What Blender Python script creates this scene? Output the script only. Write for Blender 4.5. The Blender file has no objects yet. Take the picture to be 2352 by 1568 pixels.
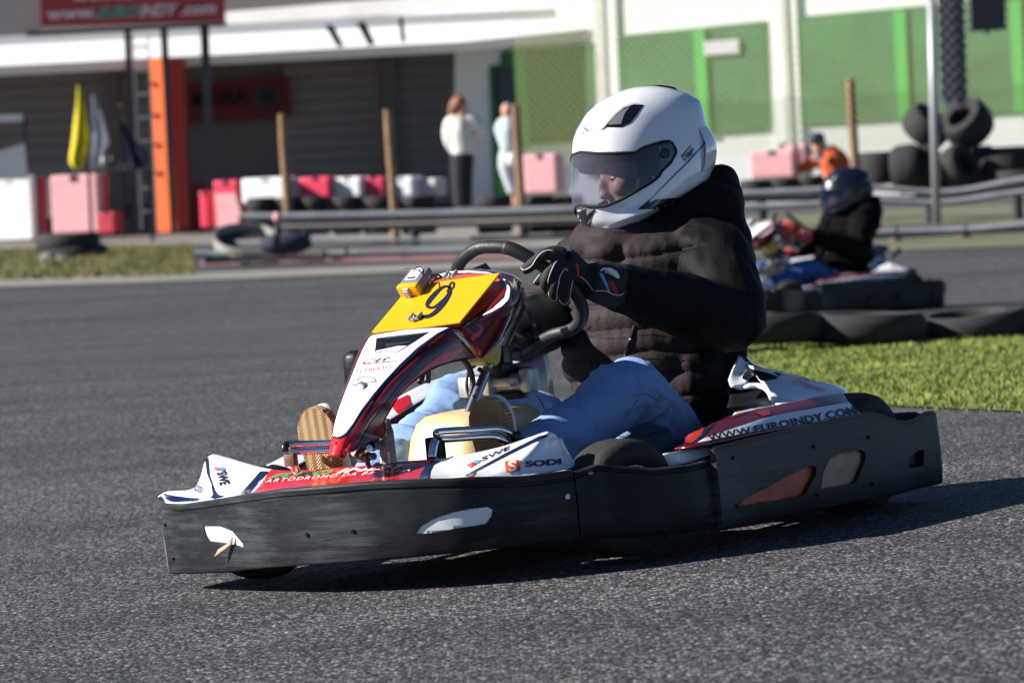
import bpy, bmesh, math, random
import numpy as np
from mathutils import Vector, Matrix, noise
from mathutils.bvhtree import BVHTree
from mathutils.geometry import delaunay_2d_cdt
random.seed(7)
R = math.radians
scene = bpy.context.scene
COL = scene.collection

# ------------------------------------------------------------------ camera
FPX, CX, CY = 11000.0, 1176.0, 784.0          # focal length and centre in units of a 2352 px wide frame
HC, ROLL, YH = 0.95, R(2.8), 370.0
_p = math.atan((CY - YH) / FPX)
c_fw = Vector((0, math.cos(_p), -math.sin(_p)))
_r0 = Vector((1, 0, 0)); _u0 = _r0.cross(c_fw)
c_r = math.cos(ROLL) * _r0 - math.sin(ROLL) * _u0
c_u = math.sin(ROLL) * _r0 + math.cos(ROLL) * _u0
c_o = Vector((0, 0, HC))
cam_data = bpy.data.cameras.new('camera')
cam = bpy.data.objects.new('camera', cam_data); COL.objects.link(cam)
cam.matrix_world = Matrix(((c_r.x, c_u.x, -c_fw.x, c_o.x), (c_r.y, c_u.y, -c_fw.y, c_o.y), (c_r.z, c_u.z, -c_fw.z, c_o.z), (0, 0, 0, 1)))
cam_data.sensor_width = 36; cam_data.lens = FPX / 2352 * 36
cam_data.clip_end = 600; cam_data.clip_start = .5
cam_data.dof.use_dof = True; cam_data.dof.focus_distance = 11.3; cam_data.dof.aperture_fstop = 8.0
scene.camera = cam

# ------------------------------------------------------------------ world, sun, exposure
SUN_EL, SUN_AZ = R(30), R(5)                  # sun to the left, a little on the camera's side
sdir = Vector((-math.cos(SUN_AZ) * math.cos(SUN_EL), -math.sin(SUN_AZ) * math.cos(SUN_EL), math.sin(SUN_EL)))
w = bpy.data.worlds.new('World'); scene.world = w; w.use_nodes = True
nt = w.node_tree; bg = nt.nodes['Background']
sky = nt.nodes.new('ShaderNodeTexSky'); sky.sky_type = 'NISHITA'; sky.sun_disc = False
sky.sun_elevation = SUN_EL; sky.sun_rotation = math.atan2(sdir.x, sdir.y); sky.air_density = .6; sky.dust_density = 0; sky.ozone_density = 4.5
nt.links.new(sky.outputs[0], bg.inputs[0]); bg.inputs[1].default_value = 0.05
sl = bpy.data.lights.new('sun', 'SUN'); sl.energy = 5.0; sl.angle = R(.5); sl.color = (1.0, .965, .91)
so = bpy.data.objects.new('sun', sl); COL.objects.link(so)
so.rotation_euler = (-sdir).to_track_quat('-Z', 'Y').to_euler(); so.location = sdir * 30
vs = scene.view_settings; scene.display_settings.display_device = 'sRGB'
vs.view_transform = 'Standard'; vs.look = 'None'; vs.gamma = 1; vs.exposure = .95
scene.cycles.max_bounces = 8; scene.cycles.transparent_max_bounces = 12
scene.cycles.use_denoising = True

# ------------------------------------------------------------------ picking helpers
def ray(x, y):
    return (c_fw + c_r * ((x - CX) / FPX) - c_u * ((y - CY) / FPX)).normalized()
class Space:
    def __init__(s, M): s.M = M; s.I = M.inverted(); s.o = s.I @ c_o; s.I3 = s.I.to_3x3()
    def d(s, x, y): return s.I3 @ ray(x, y)
    def K(s, p, ax, v):
        i = 'flu'.index(ax) if ax in 'flu' else 'xyz'.index(ax)
        d = s.d(*p); return s.o + d * ((v - s.o[i]) / d[i])
    def KP(s, p, p0, n):
        d = s.d(*p); n = Vector(n); return s.o + d * ((Vector(p0) - s.o).dot(n) / d.dot(n))
    def P(s, q):
        v = s.M @ Vector(q) - c_o; z = v.dot(c_fw)
        return (CX + FPX * v.dot(c_r) / z, CY - FPX * v.dot(c_u) / z)
    def uat(s, f, l, y):
        lo, hi = -.5, 3
        for _ in range(40):
            m = (lo + hi) / 2
            if s.P((f, l, m))[1] > y: lo = m
            else: hi = m
        return m
WS = Space(Matrix.Identity(4))
PSI, TAU = R(33.6), R(2.8)
_F = Vector((-math.sin(PSI), -math.cos(PSI), 0)); _L = Vector((math.cos(PSI), -math.sin(PSI), 0)); _U = Vector((0, 0, 1))
_T = Matrix.Rotation(-TAU, 3, 'Y')
_F, _L, _U = _T @ _F, _T @ _L, _T @ _U
K_O = Vector((-.212, 11.348, -.006))
KM = Matrix(((_F.x, _L.x, _U.x, K_O.x), (_F.y, _L.y, _U.y, K_O.y), (_F.z, _L.z, _U.z, K_O.z), (0, 0, 0, 1)))
KS = Space(KM)
# sketch frames: areas of the survey sheet the points below were read from
fa = lambda x, y: (287.1 + .3112 * x, 918.7 + .3112 * y)
fb = lambda x, y: (861.3 + .3112 * x, 861.3 + .3112 * y)
fc = lambda x, y: (1492.9 + .3478 * x, 746.5 + .3478 * y)
fe = lambda x, y: (803.9 + .3296 * x, 574.2 + .3296 * y)
ff = lambda x, y: (746.5 + .2563 * x, 689 + .2563 * y)
fg = lambda x, y: (1263.2 + .3296 * x, 172.3 + .3296 * y)
fh = lambda x, y: (1148.4 + .3297 * x, 516.8 + .3297 * y)
fi = lambda x, y: (1148.4 + .1831 * x, 516.8 + .1831 * y)
f1 = lambda x, y: (.4211 * x, .4211 * y)
f2 = lambda x, y: (746.5 + .4211 * x, .4211 * y)
f3 = lambda x, y: (1550.3 + .4212 * x, .4212 * y)
f4 = lambda x, y: (1665.2 + .3663 * x, 287.1 + .3663 * y)
fr = lambda fn, pts: [fn(*p) for p in pts]

def sstep(a, b, x):
    t = min(1, max(0, (x - a) / (b - a))); return t * t * (3 - 2 * t)
def ground_h(x, y):
    s = math.tan(TAU) * (x + .212) - .006
    s = max(-.25, min(.16, s))
    return s * (1 - sstep(13.5, 24, y)) - .012 - .31 * sstep(24.5, 32, y) * (1 - sstep(39, 46, y))
def GP(px, py):
    d = ray(px, py); a, b = 3.0, 400.0
    for _ in range(50):
        m = (a + b) / 2; q = c_o + d * m
        if q.z > ground_h(q.x, q.y): a = m
        else: b = m
    return q
def WY(px, py, Y): return WS.K((px, py), 'y', Y)

# ------------------------------------------------------------------ materials
def mat(name, col, rough=.5, metal=0, spec=.5, var=0, vscale=8, bump=0, bscale=60, coat=0, stretch=None, col2=None, rvar=0, detail=4, tint=None):
    m = bpy.data.materials.new(name); m.use_nodes = True; nt = m.node_tree; n = nt.nodes; b = n['Principled BSDF']
    c = (*col, 1) if len(col) == 3 else col
    b.inputs['Base Color'].default_value = c; b.inputs['Roughness'].default_value = rough; b.inputs['Metallic'].default_value = metal
    b.inputs['Specular IOR Level'].default_value = spec; b.inputs['Coat Weight'].default_value = coat; b.inputs['Coat Roughness'].default_value = .06
    m.diffuse_color = c
    if var or bump or rvar:
        tc = n.new('ShaderNodeTexCoord'); mp = n.new('ShaderNodeMapping'); nt.links.new(tc.outputs['Object'], mp.inputs[0])
        if stretch: mp.inputs['Scale'].default_value = stretch
    if var or rvar:
        nz = n.new('ShaderNodeTexNoise'); nz.inputs['Scale'].default_value = vscale; nz.inputs['Detail'].default_value = detail; nz.inputs['Roughness'].default_value = .65
        nt.links.new(mp.outputs[0], nz.inputs['Vector'])
        rp = n.new('ShaderNodeValToRGB'); rp.color_ramp.elements[0].position = .32; rp.color_ramp.elements[1].position = .7
        nt.links.new(nz.outputs[0], rp.inputs[0])
        if var:
            k = 1 - var; rp.color_ramp.elements[0].color = (c[0] * k, c[1] * k, c[2] * k, 1)
            k = 1 + var; rp.color_ramp.elements[1].color = (*col2, 1) if col2 else (min(1, c[0] * k), min(1, c[1] * k), min(1, c[2] * k), 1)
            nt.links.new(rp.outputs[0], b.inputs['Base Color'])
        if rvar:
            mr = n.new('ShaderNodeMapRange'); mr.inputs[3].default_value = max(0, rough - rvar); mr.inputs[4].default_value = min(1, rough + rvar)
            nt.links.new(nz.outputs[0], mr.inputs[0]); nt.links.new(mr.outputs[0], b.inputs['Roughness'])
    if bump:
        nb = n.new('ShaderNodeTexNoise'); nb.inputs['Scale'].default_value = bscale; nb.inputs['Detail'].default_value = 5
        nt.links.new(mp.outputs[0], nb.inputs['Vector'])
        bp = n.new('ShaderNodeBump'); bp.inputs['Strength'].default_value = min(1, bump * 1); bp.inputs['Distance'].default_value = .004
        nt.links.new(nb.outputs[0], bp.inputs['Height']); nt.links.new(bp.outputs[0], b.inputs['Normal'])
    return m

# ------------------------------------------------------------------ object helpers
def tag(o, label=None, cat=None, group=None, kind=None):
    if label: o['label'] = label
    if cat: o['category'] = cat
    if group: o['group'] = group
    if kind: o['kind'] = kind
    return o
def empty(name, M=None, loc=None):
    o = bpy.data.objects.new(name, None); COL.objects.link(o); o.empty_display_size = .2
    if M is not None: o.matrix_world = M
    if loc is not None: o.location = loc
    return o
def thing(name, label, cat, group=None, M=None, loc=None):
    return tag(empty(name, M, loc), label, cat, group)
def obj(name, vf, m, parent=None, smooth=True, local=True, fix=True, auto=None):
    """vf=(verts, faces[, material index]); parent given -> verts are in the parent's own space"""
    v, f = vf[0], vf[1]
    me = bpy.data.meshes.new(name); me.from_pydata([tuple(q) for q in v], [], f)
    me.validate()
    if fix:
        bm = bmesh.new(); bm.from_mesh(me); bmesh.ops.recalc_face_normals(bm, faces=bm.faces); bm.to_mesh(me); bm.free()
    for mm in (m if isinstance(m, (list, tuple)) else [m]): me.materials.append(mm)
    if len(vf) > 2 and len(vf[2]) == len(me.polygons): me.polygons.foreach_set('material_index', vf[2])
    me.polygons.foreach_set('use_smooth', [smooth] * len(me.polygons))
    if auto is not None: me.set_sharp_from_angle(angle=R(auto))
    o = bpy.data.objects.new(name, me); COL.objects.link(o)
    if parent: o.parent = parent
    return o
def join(*vfs):
    V, F = [], []
    for x in vfs:
        n = len(V); V += [Vector(q) for q in x[0]]; F += [tuple(i + n for i in f) for f in x[1]]
    return V, F
def cr(pts, n, closed=False):
    """Catmull-Rom through pts, n samples per span"""
    P = [Vector(p) for p in pts]; N = len(P); out = []
    rng = N if closed else N - 1
    for i in range(rng):
        if closed: a, b, c, d = P[i - 1], P[i], P[(i + 1) % N], P[(i + 2) % N]
        else: a, b, c, d = P[max(i - 1, 0)], P[i], P[i + 1], P[min(i + 2, N - 1)]
        for k in range(n):
            t = k / n
            out.append(.5 * ((2 * b) + (c - a) * t + (2 * a - 5 * b + 4 * c - d) * t * t + (3 * b - a - 3 * c + d) * t ** 3))
    if not closed: out.append(P[-1].copy())
    return out
def gridf(rows, cu=False, cv=False, cap=False):
    """rows of equal length -> verts, faces; cu closes each row, cv closes across rows"""
    n = len(rows[0]); V = [q for r in rows for q in r]; F = []
    m = len(rows)
    for i in range(m if cv else m - 1):
        for j in range(n if cu else n - 1):
            a, b = i * n + j, i * n + (j + 1) % n; i2 = (i + 1) % m
            F.append((a, b, i2 * n + (j + 1) % n, i2 * n + j))
    if cap:
        F.append(tuple(range(n))); F.append(tuple((m - 1) * n + k for k in reversed(range(n))))
    return V, F
def patch(rows, nu, nv):
    rr = [cr(r, nu) for r in rows]
    cols = [cr([rr[i][j] for i in range(len(rr))], nv) for j in range(len(rr[0]))]
    return gridf([[cols[j][i] for j in range(len(cols))] for i in range(len(cols[0]))])
def faceto(vf, M, ref=None):
    """flip a whole open sheet so that it faces the camera"""
    V, F = vf; M3 = M.to_3x3(); s = 0
    for f in F:
        a, b, c = (M @ V[f[0]], M @ V[f[1]], M @ V[f[2]]); s += (b - a).cross(c - a).dot((c_o - a).normalized() if ref is None else a - M @ Vector(ref))
    return (V, F) if s > 0 else (V, [tuple(reversed(f)) for f in F])
def sheet(name, vf, m, parent, th=.005, M=None, smooth=True, auto=40, ref=None):
    vf = faceto(vf, M or KM, ref)
    o = obj(name, vf, m, parent, smooth, fix=False, auto=auto)
    s = o.modifiers.new('thickness', 'SOLIDIFY'); s.thickness = th; s.offset = -1
    return o
def tube(path, r, n=10, closed=False, sm=0, cap=True, squash=None):
    P = cr(path, sm, closed) if sm else [Vector(p) for p in path]
    rad = r
    if isinstance(r, (list, tuple)):
        if sm:
            rv = [Vector((x, 0, 0)) for x in r]; rad = [q.x for q in cr(rv, sm, closed)]
        else: rad = list(r)
    else: rad = [r] * len(P)
    N = len(P); rows = []; nrm = None
    for i in range(N):
        t = (P[(i + 1) % N] - P[i - 1]) if closed else (P[min(i + 1, N - 1)] - P[max(i - 1, 0)])
        t.normalize()
        if nrm is None:
            nrm = t.cross(Vector((.13, .31, .94)))
            if nrm.length < .1: nrm = t.cross(Vector((1, 0, 0)))
        nrm = (nrm - t * nrm.dot(t)).normalized(); b = t.cross(nrm)
        rows.append([P[i] + (nrm * math.cos(2 * math.pi * k / n) + b * math.sin(2 * math.pi * k / n)) * rad[i] for k in range(n)])
    return gridf(rows, cu=True, cv=closed, cap=(cap and not closed))
def box(c, s, M=None, bev=0):
    x, y, z = s[0] / 2, s[1] / 2, s[2] / 2; c = Vector(c)
    if bev:
        b = min(bev, x * .9, y * .9, z * .9); bm = bmesh.new(); bmesh.ops.create_cube(bm, size=1)
        for v in bm.verts: v.co = Vector((v.co.x * s[0], v.co.y * s[1], v.co.z * s[2]))
        bmesh.ops.bevel(bm, geom=list(bm.edges), offset=b, segments=2, affect='EDGES', profile=.5)
        V = [v.co.copy() for v in bm.verts]; F = [tuple(v.index for v in f.verts) for f in bm.faces]; bm.free()
    else:
        V = [Vector((a * x, b * y, d * z)) for a in (-1, 1) for b in (-1, 1) for d in (-1, 1)]
        F = [(0, 1, 3, 2), (4, 6, 7, 5), (0, 4, 5, 1), (2, 3, 7, 6), (0, 2, 6, 4), (1, 5, 7, 3)]
    if M is not None: V = [M @ v for v in V]
    return [v + c for v in V], F
def lathe(prof, M, n=40):
    """prof: (radius, axial) pairs; local axis = Z of M"""
    rows = [[M @ Vector((r * math.cos(2 * math.pi * k / n), r * math.sin(2 * math.pi * k / n), h)) for k in range(n)] for r, h in prof]
    return gridf(rows, cu=True, cap=True)
def frame(o, z, x=None):
    z = Vector(z).normalized(); x = Vector(x) if x else Vector((.2, .5, .9))
    x = (x - z * x.dot(z)).normalized(); y = z.cross(x)
    return Matrix(((x.x, y.x, z.x, o[0]), (x.y, y.y, z.y, o[1]), (x.z, y.z, z.z, o[2]), (0, 0, 0, 1)))
def ell(c, r, M=None, n=16, e=1):
    V, F = [], []; rows = []
    for i in range(1, n):
        a = math.pi * i / n; rows.append([Vector((math.sin(a) * math.cos(2 * math.pi * k / (2 * n)), math.sin(a) * math.sin(2 * math.pi * k / (2 * n)), math.cos(a))) for k in range(2 * n)])
    V, F = gridf(rows, cu=True, cap=True)
    V = [Vector((v.x * r[0], v.y * r[1], v.z * r[2])) for v in V]
    if M is not None: V = [M @ v for v in V]
    return [v + Vector(c) for v in V], F
def bvh(*vfs):
    V, F = join(*vfs); return BVHTree.FromPolygons(V, F)
def cast(S, tree, p, off):
    d = S.d(*p); h = tree.ray_cast(S.o, d)
    if h[0] is None: return None
    n = h[1] if h[1].dot(d) < 0 else -h[1]
    return h[0] + n * off
def decal(name, polys, tree, m, parent, S=None, off=.0012, step=9, build=True, lim=.12):
    """thin film cut to an outline and laid on a surface"""
    S = S or KS; V, F = [], []
    if build and len(polys) > 1: return [decal(name, [p], tree, m, parent, S, off, step, True, lim) for p in polys][-1]
    for poly in polys:
        P = []
        for i, a in enumerate(poly):
            b = poly[(i + 1) % len(poly)]; L = math.hypot(b[0] - a[0], b[1] - a[1]); k = max(1, int(L / step))
            P += [(a[0] + (b[0] - a[0]) * t / k, a[1] + (b[1] - a[1]) * t / k) for t in range(k)]
        nb = len(P); xs = [p[0] for p in P]; ys = [p[1] for p in P]
        y = min(ys) + step / 2
        while y < max(ys):
            x = min(xs) + step / 2
            while x < max(xs): P.append((x, y)); x += step
            y += step
        r = delaunay_2d_cdt([Vector(p) for p in P], [], [tuple(range(nb))], 1, 1e-4)
        hit = [cast(S, tree, tuple(p), off) for p in r[0]]; idx = {}
        good = [i for i, h in enumerate(hit) if h is not None]; h0 = list(hit)
        for i, h in enumerate(h0):
            if h is None and good:
                x0, y0 = r[0][i]; j = min(good, key=lambda g: (r[0][g][0] - x0) ** 2 + (r[0][g][1] - y0) ** 2); x1, y1 = r[0][j]
                if math.hypot(x1 - x0, y1 - y0) > step * 2.2: continue
                a, b, best = 0., 1., h0[j]
                for _ in range(9):
                    md_ = (a + b) / 2; q = cast(S, tree, (x0 + (x1 - x0) * md_, y0 + (y1 - y0) * md_), off)
                    if q is None: a = md_
                    else: b = md_; best = q
                hit[i] = best
        for f in r[2]:
            if all(hit[i] is not None for i in f):
                q = [hit[i] for i in f]
                if max((q[0] - q[1]).length, (q[1] - q[2]).length, (q[2] - q[0]).length) > lim: continue
                F.append(tuple(idx.setdefault(i, len(V) + len(idx)) for i in f))
        base = sorted(idx, key=idx.get); V += [hit[i] for i in base]
    if not build: return V, F
    return obj(name, (V, F), m, parent, True, fix=False)
def text_mesh(txt, shear=0, bold=0, space=1):
    cu = bpy.data.curves.new('t', 'FONT'); cu.body = txt; cu.shear = shear; cu.offset = bold; cu.space_character = space; cu.resolution_u = 3
    o = bpy.data.objects.new('t', cu); COL.objects.link(o)
    me = bpy.data.meshes.new_from_object(o); V = [v.co.copy() for v in me.vertices]; F = [tuple(p.vertices) for p in me.polygons]
    bpy.data.objects.remove(o); bpy.data.meshes.remove(me)
    bm = bmesh.new(); bv = [bm.verts.new(v) for v in V]
    for f in F:
        try: bm.faces.new([bv[i] for i in f])
        except ValueError: pass
    for _ in range(3):
        es = [e for e in bm.edges if e.calc_length() > .16]
        if not es: break
        bmesh.ops.subdivide_edges(bm, edges=es, cuts=1); bmesh.ops.triangulate(bm, faces=bm.faces)
    bm.verts.index_update(); V = [v.co.copy() for v in bm.verts]; F = [tuple(v.index for v in f.verts) for f in bm.faces]; bm.free()
    x0, x1 = min(v.x for v in V), max(v.x for v in V); y0, y1 = min(v.y for v in V), max(v.y for v in V)
    return [((v.x - x0) / (x1 - x0), (v.y - y0) / (y1 - y0)) for v in V], F
def quadmap(q, a, b):
    bl, br, tr, tl = q
    return tuple((bl[i] * (1 - a) + br[i] * a) * (1 - b) + (tl[i] * (1 - a) + tr[i] * a) * b for i in (0, 1))
def lettering(name, txt, q, tree, m, parent, S=None, off=.002, shear=0, bold=0, space=1):
    """q = bottom-left, bottom-right, top-right, top-left of the word on the sheet"""
    S = S or KS; uv, F = text_mesh(txt, shear, bold, space)
    V = [cast(S, tree, quadmap(q, *p), off) for p in uv]
    F = [f for f in F if all(V[i] is not None for i in f)]
    V = [v if v is not None else Vector((0, 0, 0)) for v in V]
    o = obj(name, (V, F), m, parent, False, fix=False)
    return o
def flat_text(name, txt, o3, ux, uy, m, parent, shear=0, bold=0, space=1):
    uv, F = text_mesh(txt, shear, bold, space); o3, ux, uy = Vector(o3), Vector(ux), Vector(uy)
    return obj(name, ([o3 + ux * a + uy * b for a, b in uv], F), m, parent, False, fix=False)
def realize(o, mods=()):
    dg = bpy.context.evaluated_depsgraph_get(); dg.update()
    me = bpy.data.meshes.new_from_object(o.evaluated_get(dg)); o.modifiers.clear(); o.data = me; return o
def cut(o, cutters):
    for vf in cutters:
        c = obj('cutter', vf, MATS['black'], None); c.matrix_world = o.parent.matrix_world if o.parent else Matrix.Identity(4)
        bpy.context.view_layer.update()
        md = o.modifiers.new('b', 'BOOLEAN'); md.operation = 'DIFFERENCE'; md.object = c; md.solver = 'EXACT'
        bpy.context.view_layer.update()
        dg = bpy.context.evaluated_depsgraph_get(); me = bpy.data.meshes.new_from_object(o.evaluated_get(dg))
        o.modifiers.clear()
        if len(me.polygons) > 50: o.data = me
        bpy.data.objects.remove(c)
def organic(name, parts, m, parent, vox=.008, smooth=6, fn=None, seen=True):
    """union of closed shapes grown together into one continuous skin"""
    o = obj(name, join(*parts), m, parent, True, fix=False)
    md = o.modifiers.new('r', 'REMESH'); md.mode = 'VOXEL'; md.voxel_size = vox; md.use_smooth_shade = True
    ms = o.modifiers.new('s', 'SMOOTH'); ms.factor = .5; ms.iterations = smooth
    realize(o); me = o.data
    if not me.materials: me.materials.append(m)
    if fn:
        N = [v.normal.copy() for v in me.vertices]
        for v, nn in zip(me.vertices, N): v.co = fn(v.co.copy(), nn)
    me.polygons.foreach_set('use_smooth', [True] * len(me.polygons)); me.update()
    return o
def children(o): return [c for c in bpy.data.objects if c.parent == o]
def copy_tree(o, parent=None):
    c = o.copy(); COL.objects.link(c)
    if parent: c.parent = parent; c.matrix_parent_inverse = o.matrix_parent_inverse.copy()
    for ch in children(o): copy_tree(ch, c)
    return c
MATS = {}
# ================================================================== setting
fj = lambda x, y: (.2563 * x, 172.3 + .2563 * y)
fk = lambda x, y: (947.4 + .2014 * x, 172.3 + .2014 * y)
fl = lambda x, y: (430.6 + .1831 * x, 401.9 + .1831 * y)
def asphalt_mat():
    m = bpy.data.materials.new('asphalt'); m.use_nodes = True; nt = m.node_tree; n = nt.nodes; b = n['Principled BSDF']; L = nt.links.new
    tc = n.new('ShaderNodeTexCoord')
    v = n.new('ShaderNodeTexVoronoi'); v.inputs['Scale'].default_value = 112; v.inputs['Randomness'].default_value = 1; L(tc.outputs['Object'], v.inputs['Vector'])
    v2 = n.new('ShaderNodeTexVoronoi'); v2.inputs['Scale'].default_value = 300; L(tc.outputs['Object'], v2.inputs['Vector'])
    sep = n.new('ShaderNodeSeparateColor'); L(v.outputs['Color'], sep.inputs[0])
    r = n.new('ShaderNodeValToRGB'); e = r.color_ramp.elements
    e[0].position = 0; e[0].color = (.012, .012, .014, 1); e[1].position = 1; e[1].color = (.34, .32, .29, 1)
    for p, c in ((.35, (.024, .026, .031, 1)), (.66, (.068, .070, .075, 1)), (.86, (.145, .145, .145, 1))):
        q = r.color_ramp.elements.new(p); q.color = c
    L(sep.outputs[0], r.inputs[0])
    nz = n.new('ShaderNodeTexNoise'); nz.inputs['Scale'].default_value = 1.1; nz.inputs['Detail'].default_value = 6; mpg = n.new('ShaderNodeMapping'); mpg.inputs['Scale'].default_value = (.35, 1.6, 1); mpg.inputs['Rotation'].default_value = (0, 0, .25); L(tc.outputs['Object'], mpg.inputs[0]); L(mpg.outputs[0], nz.inputs['Vector'])
    mr = n.new('ShaderNodeMapRange'); mr.inputs[1].default_value = .3; mr.inputs[2].default_value = .7; mr.inputs[3].default_value = .62; mr.inputs[4].default_value = 1.12; L(nz.outputs[0], mr.inputs[0])
    mx = n.new('ShaderNodeMix'); mx.data_type = 'RGBA'; mx.blend_type = 'MULTIPLY'; mx.inputs[0].default_value = 1; L(r.outputs[0], mx.inputs[6]); L(mr.outputs[0], mx.inputs[7])
    L(mx.outputs[2], b.inputs['Base Color']); b.inputs['Roughness'].default_value = .78; b.inputs['Specular IOR Level'].default_value = .35
    ad = n.new('ShaderNodeMath'); ad.operation = 'ADD'; L(v.outputs['Distance'], ad.inputs[0]); m2 = n.new('ShaderNodeMath'); m2.operation = 'MULTIPLY'; m2.inputs[1].default_value = .35; L(v2.outputs['Distance'], m2.inputs[0]); L(m2.outputs[0], ad.inputs[1])
    bp = n.new('ShaderNodeBump'); bp.invert = True; bp.inputs['Strength'].default_value = .9; bp.inputs['Distance'].default_value = .0065; L(ad.outputs[0], bp.inputs['Height']); L(bp.outputs[0], b.inputs['Normal'])
    return m
MATS['asphalt'] = asphalt_mat()
def struct(name, vf, m, **k): return tag(obj(name, vf, m, None, **k), kind='structure')
xs = [-80, -50, -30, -20, -14, -10, -8] + [-6 + .3 * i for i in range(41)] + [8, 10, 14, 20, 30, 50, 80]
ys = [-8, -4, 0, 3] + [5 + .4 * i for i in range(60)] + [29.5, 30.5, 31.5, 33, 35, 37, 39, 40, 41, 42, 43, 44, 45, 46, 47, 50, 60, 80, 110, 160, 300]
struct('ground', gridf([[Vector((x, y, ground_h(x, y))) for x in xs] for y in ys]), MATS['asphalt'], fix=False)
def gsheet(name, px, m, off=.004, step=None):
    P_ = [GP(*p) for p in px]; n = 14
    # ruled between the first half (near edge, left to right) and the second half (far edge, right to left)
    h = len(P_) // 2; near = cr(P_[:h], n) if h > 1 else P_[:h]; far = cr(list(reversed(P_[h:])), n)
    rows = [[a.lerp(b, t / 10) for a, b in zip(near, far)] for t in range(11)]
    for r in rows:
        for q in r: q.z = ground_h(q.x, q.y) + off
    return struct(name, gridf(rows), m, fix=False), rows
M1 = dict(
 grass=mat('grass_soil', (.10, .135, .022), .95, var=.4, vscale=5), dry=mat('dry_verge', (.17, .155, .12), .95, var=.35, vscale=2, col2=(.13, .15, .055)),
 concrete=mat('pale_concrete', (.22, .20, .175), .9, var=.15, vscale=1.5), kerbred=mat('kerb_red', (.27, .13, .125), .8, var=.2, vscale=3),
 belt=mat('weathered_belt', (.20, .205, .22), .75, var=.25, vscale=2.5, detail=8), beltdark=mat('belt_inside_and_shade', (.012, .012, .013), .9),
 white=mat('white_render', (.82, .82, .80), .8, var=.04, vscale=1), wall=mat('pit_wall', (.18, .158, .142), .85, var=.12, vscale=.7), shutter=mat('shutter_grey', (.29, .262, .245), .7),
 dark=mat('dark_gap', (.02, .018, .018), .9), orange=mat('pillar_lit_orange', (.75, .13, .02), .5, var=.08, vscale=2), redp=mat('red_paint_and_shade', (.22, .008, .007), .6), sign=mat('maroon_sign', (.17, .008, .010), .7),
 banner=mat('red_banner', (.21, .012, .016), .55, var=.12, vscale=2), black=mat('black_steel', (.014, .016, .02), .45), green=mat('green_panel', (.020, .125, .050), .6, var=.35, vscale=1.2, col2=(.04, .18, .075)),
 gframe=mat('bright_green_frame', (.06, .40, .07), .5), wire=mat('green_coated_wire', (.48, .55, .24), .6), pole=mat('galvanised_pole', (.38, .38, .38), .5, metal=.4),
 column=mat('off_white_column', (.62, .60, .57), .8, var=.1, vscale=2), tyre=mat('old_tyre', (.022, .021, .021), .85, var=.3, vscale=14), wood=mat('weathered_stake', (.26, .155, .085), .9, var=.3, vscale=9),
 plasw=mat('white_barrier_plastic', (.80, .80, .78), .5), plasr=mat('red_barrier_plastic', (.72, .045, .10), .45), plasp=mat('faded_pink_plastic', (.72, .36, .38), .55, var=.08, vscale=3), plasd=mat('red_plastic_and_shade', (.45, .03, .05), .5),
 yellowf=mat('yellow_flag', (.62, .50, .01), .8), whitef=mat('white_flag', (.60, .57, .62), .8), navyf=mat('navy_flag', (.02, .02, .05), .8), mesh_=mat('grey_mesh_bag', (.42, .43, .45), .8, var=.2, vscale=20),
 ttext=mat('teal_print', (.02, .22, .18), .6), wtext=mat('pale_print', (.42, .36, .38), .6), door=mat('dark_doorway', (.02, .03, .045), .3), sky_=mat('skirt', (.01, .01, .014), .8))
def near(pts): return pts
gr_px = [(1380, 898), (1650, 912), (2046, 934), (2500, 956), (2500, 728), (2046, 738), (1700, 752), (1380, 765)]
_, grows = gsheet('grass_bed', gr_px, M1['grass'], .006)
gl_px = [(-60, 648), (200, 641), (450, 634), (447, 563), (200, 568), (-60, 575)]
_, glrows = gsheet('grass_bed', gl_px, M1['dry'], .006)
gsheet('kerb', [(-60, 664), (450, 646), (1420, 606), (1420, 592), (450, 629), (-60, 645)], M1['concrete'], .010)
gsheet('kerb', [(460, 613), (900, 603), (1420, 591), (1420, 580), (900, 592), (460, 603)], M1['kerbred'], .014)
gsheet('pit_apron', [(-60, 573), (450, 561), (1500, 562), (1500, 470), (450, 500), (-60, 508)], M1['concrete'], .005)
gsheet('verge', [(1700, 592), (2050, 578), (2500, 560), (2500, 520), (2050, 540), (1700, 556)], M1['dry'], .008)
gsheet('verge', [(1700, 540), (2050, 522), (2500, 508), (2500, 462), (2050, 482), (1700, 500)], M1['dry'], .008)
def blades(name, rows, n, h, w_, m, label):
    V, F = [], []; rnd = random.Random(3); R_, C_ = len(rows) - 1, len(rows[0]) - 1
    for k in range(n):
        i, j = rnd.randrange(R_), rnd.randrange(C_); a, b = rnd.random(), rnd.random()
        p = rows[i][j].lerp(rows[i][j + 1], a).lerp(rows[i + 1][j].lerp(rows[i + 1][j + 1], a), b)
        cl = .55 + .9 * max(0, noise.noise(p * 1.7) + .35)
        if i == 0 and rnd.random() < .5: p = p - Vector((0, rnd.random() ** 2 * .45 * max(0, noise.noise(p * 2.2) + .5), 0)); p.z = ground_h(p.x, p.y) + .004
        hh = h * (.5 + rnd.random() * .8) * cl; t = rnd.random() * 6.28; d = Vector((math.cos(t), math.sin(t), 0)) * w_; lean = Vector((rnd.uniform(-1, 1), rnd.uniform(-1, 1), 0)) * hh * .5
        q = len(V); V += [p - d, p + d, p + d * .6 + lean * .4 + Vector((0, 0, hh * .6)), p - d * .6 + lean * .4 + Vector((0, 0, hh * .6)), p + lean + Vector((0, 0, hh))]
        F += [(q, q + 1, q + 2, q + 3), (q + 3, q + 2, q + 4)]
    return tag(obj(name, (V, F), m, None, fix=False), label, 'grass', kind='stuff')
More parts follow.
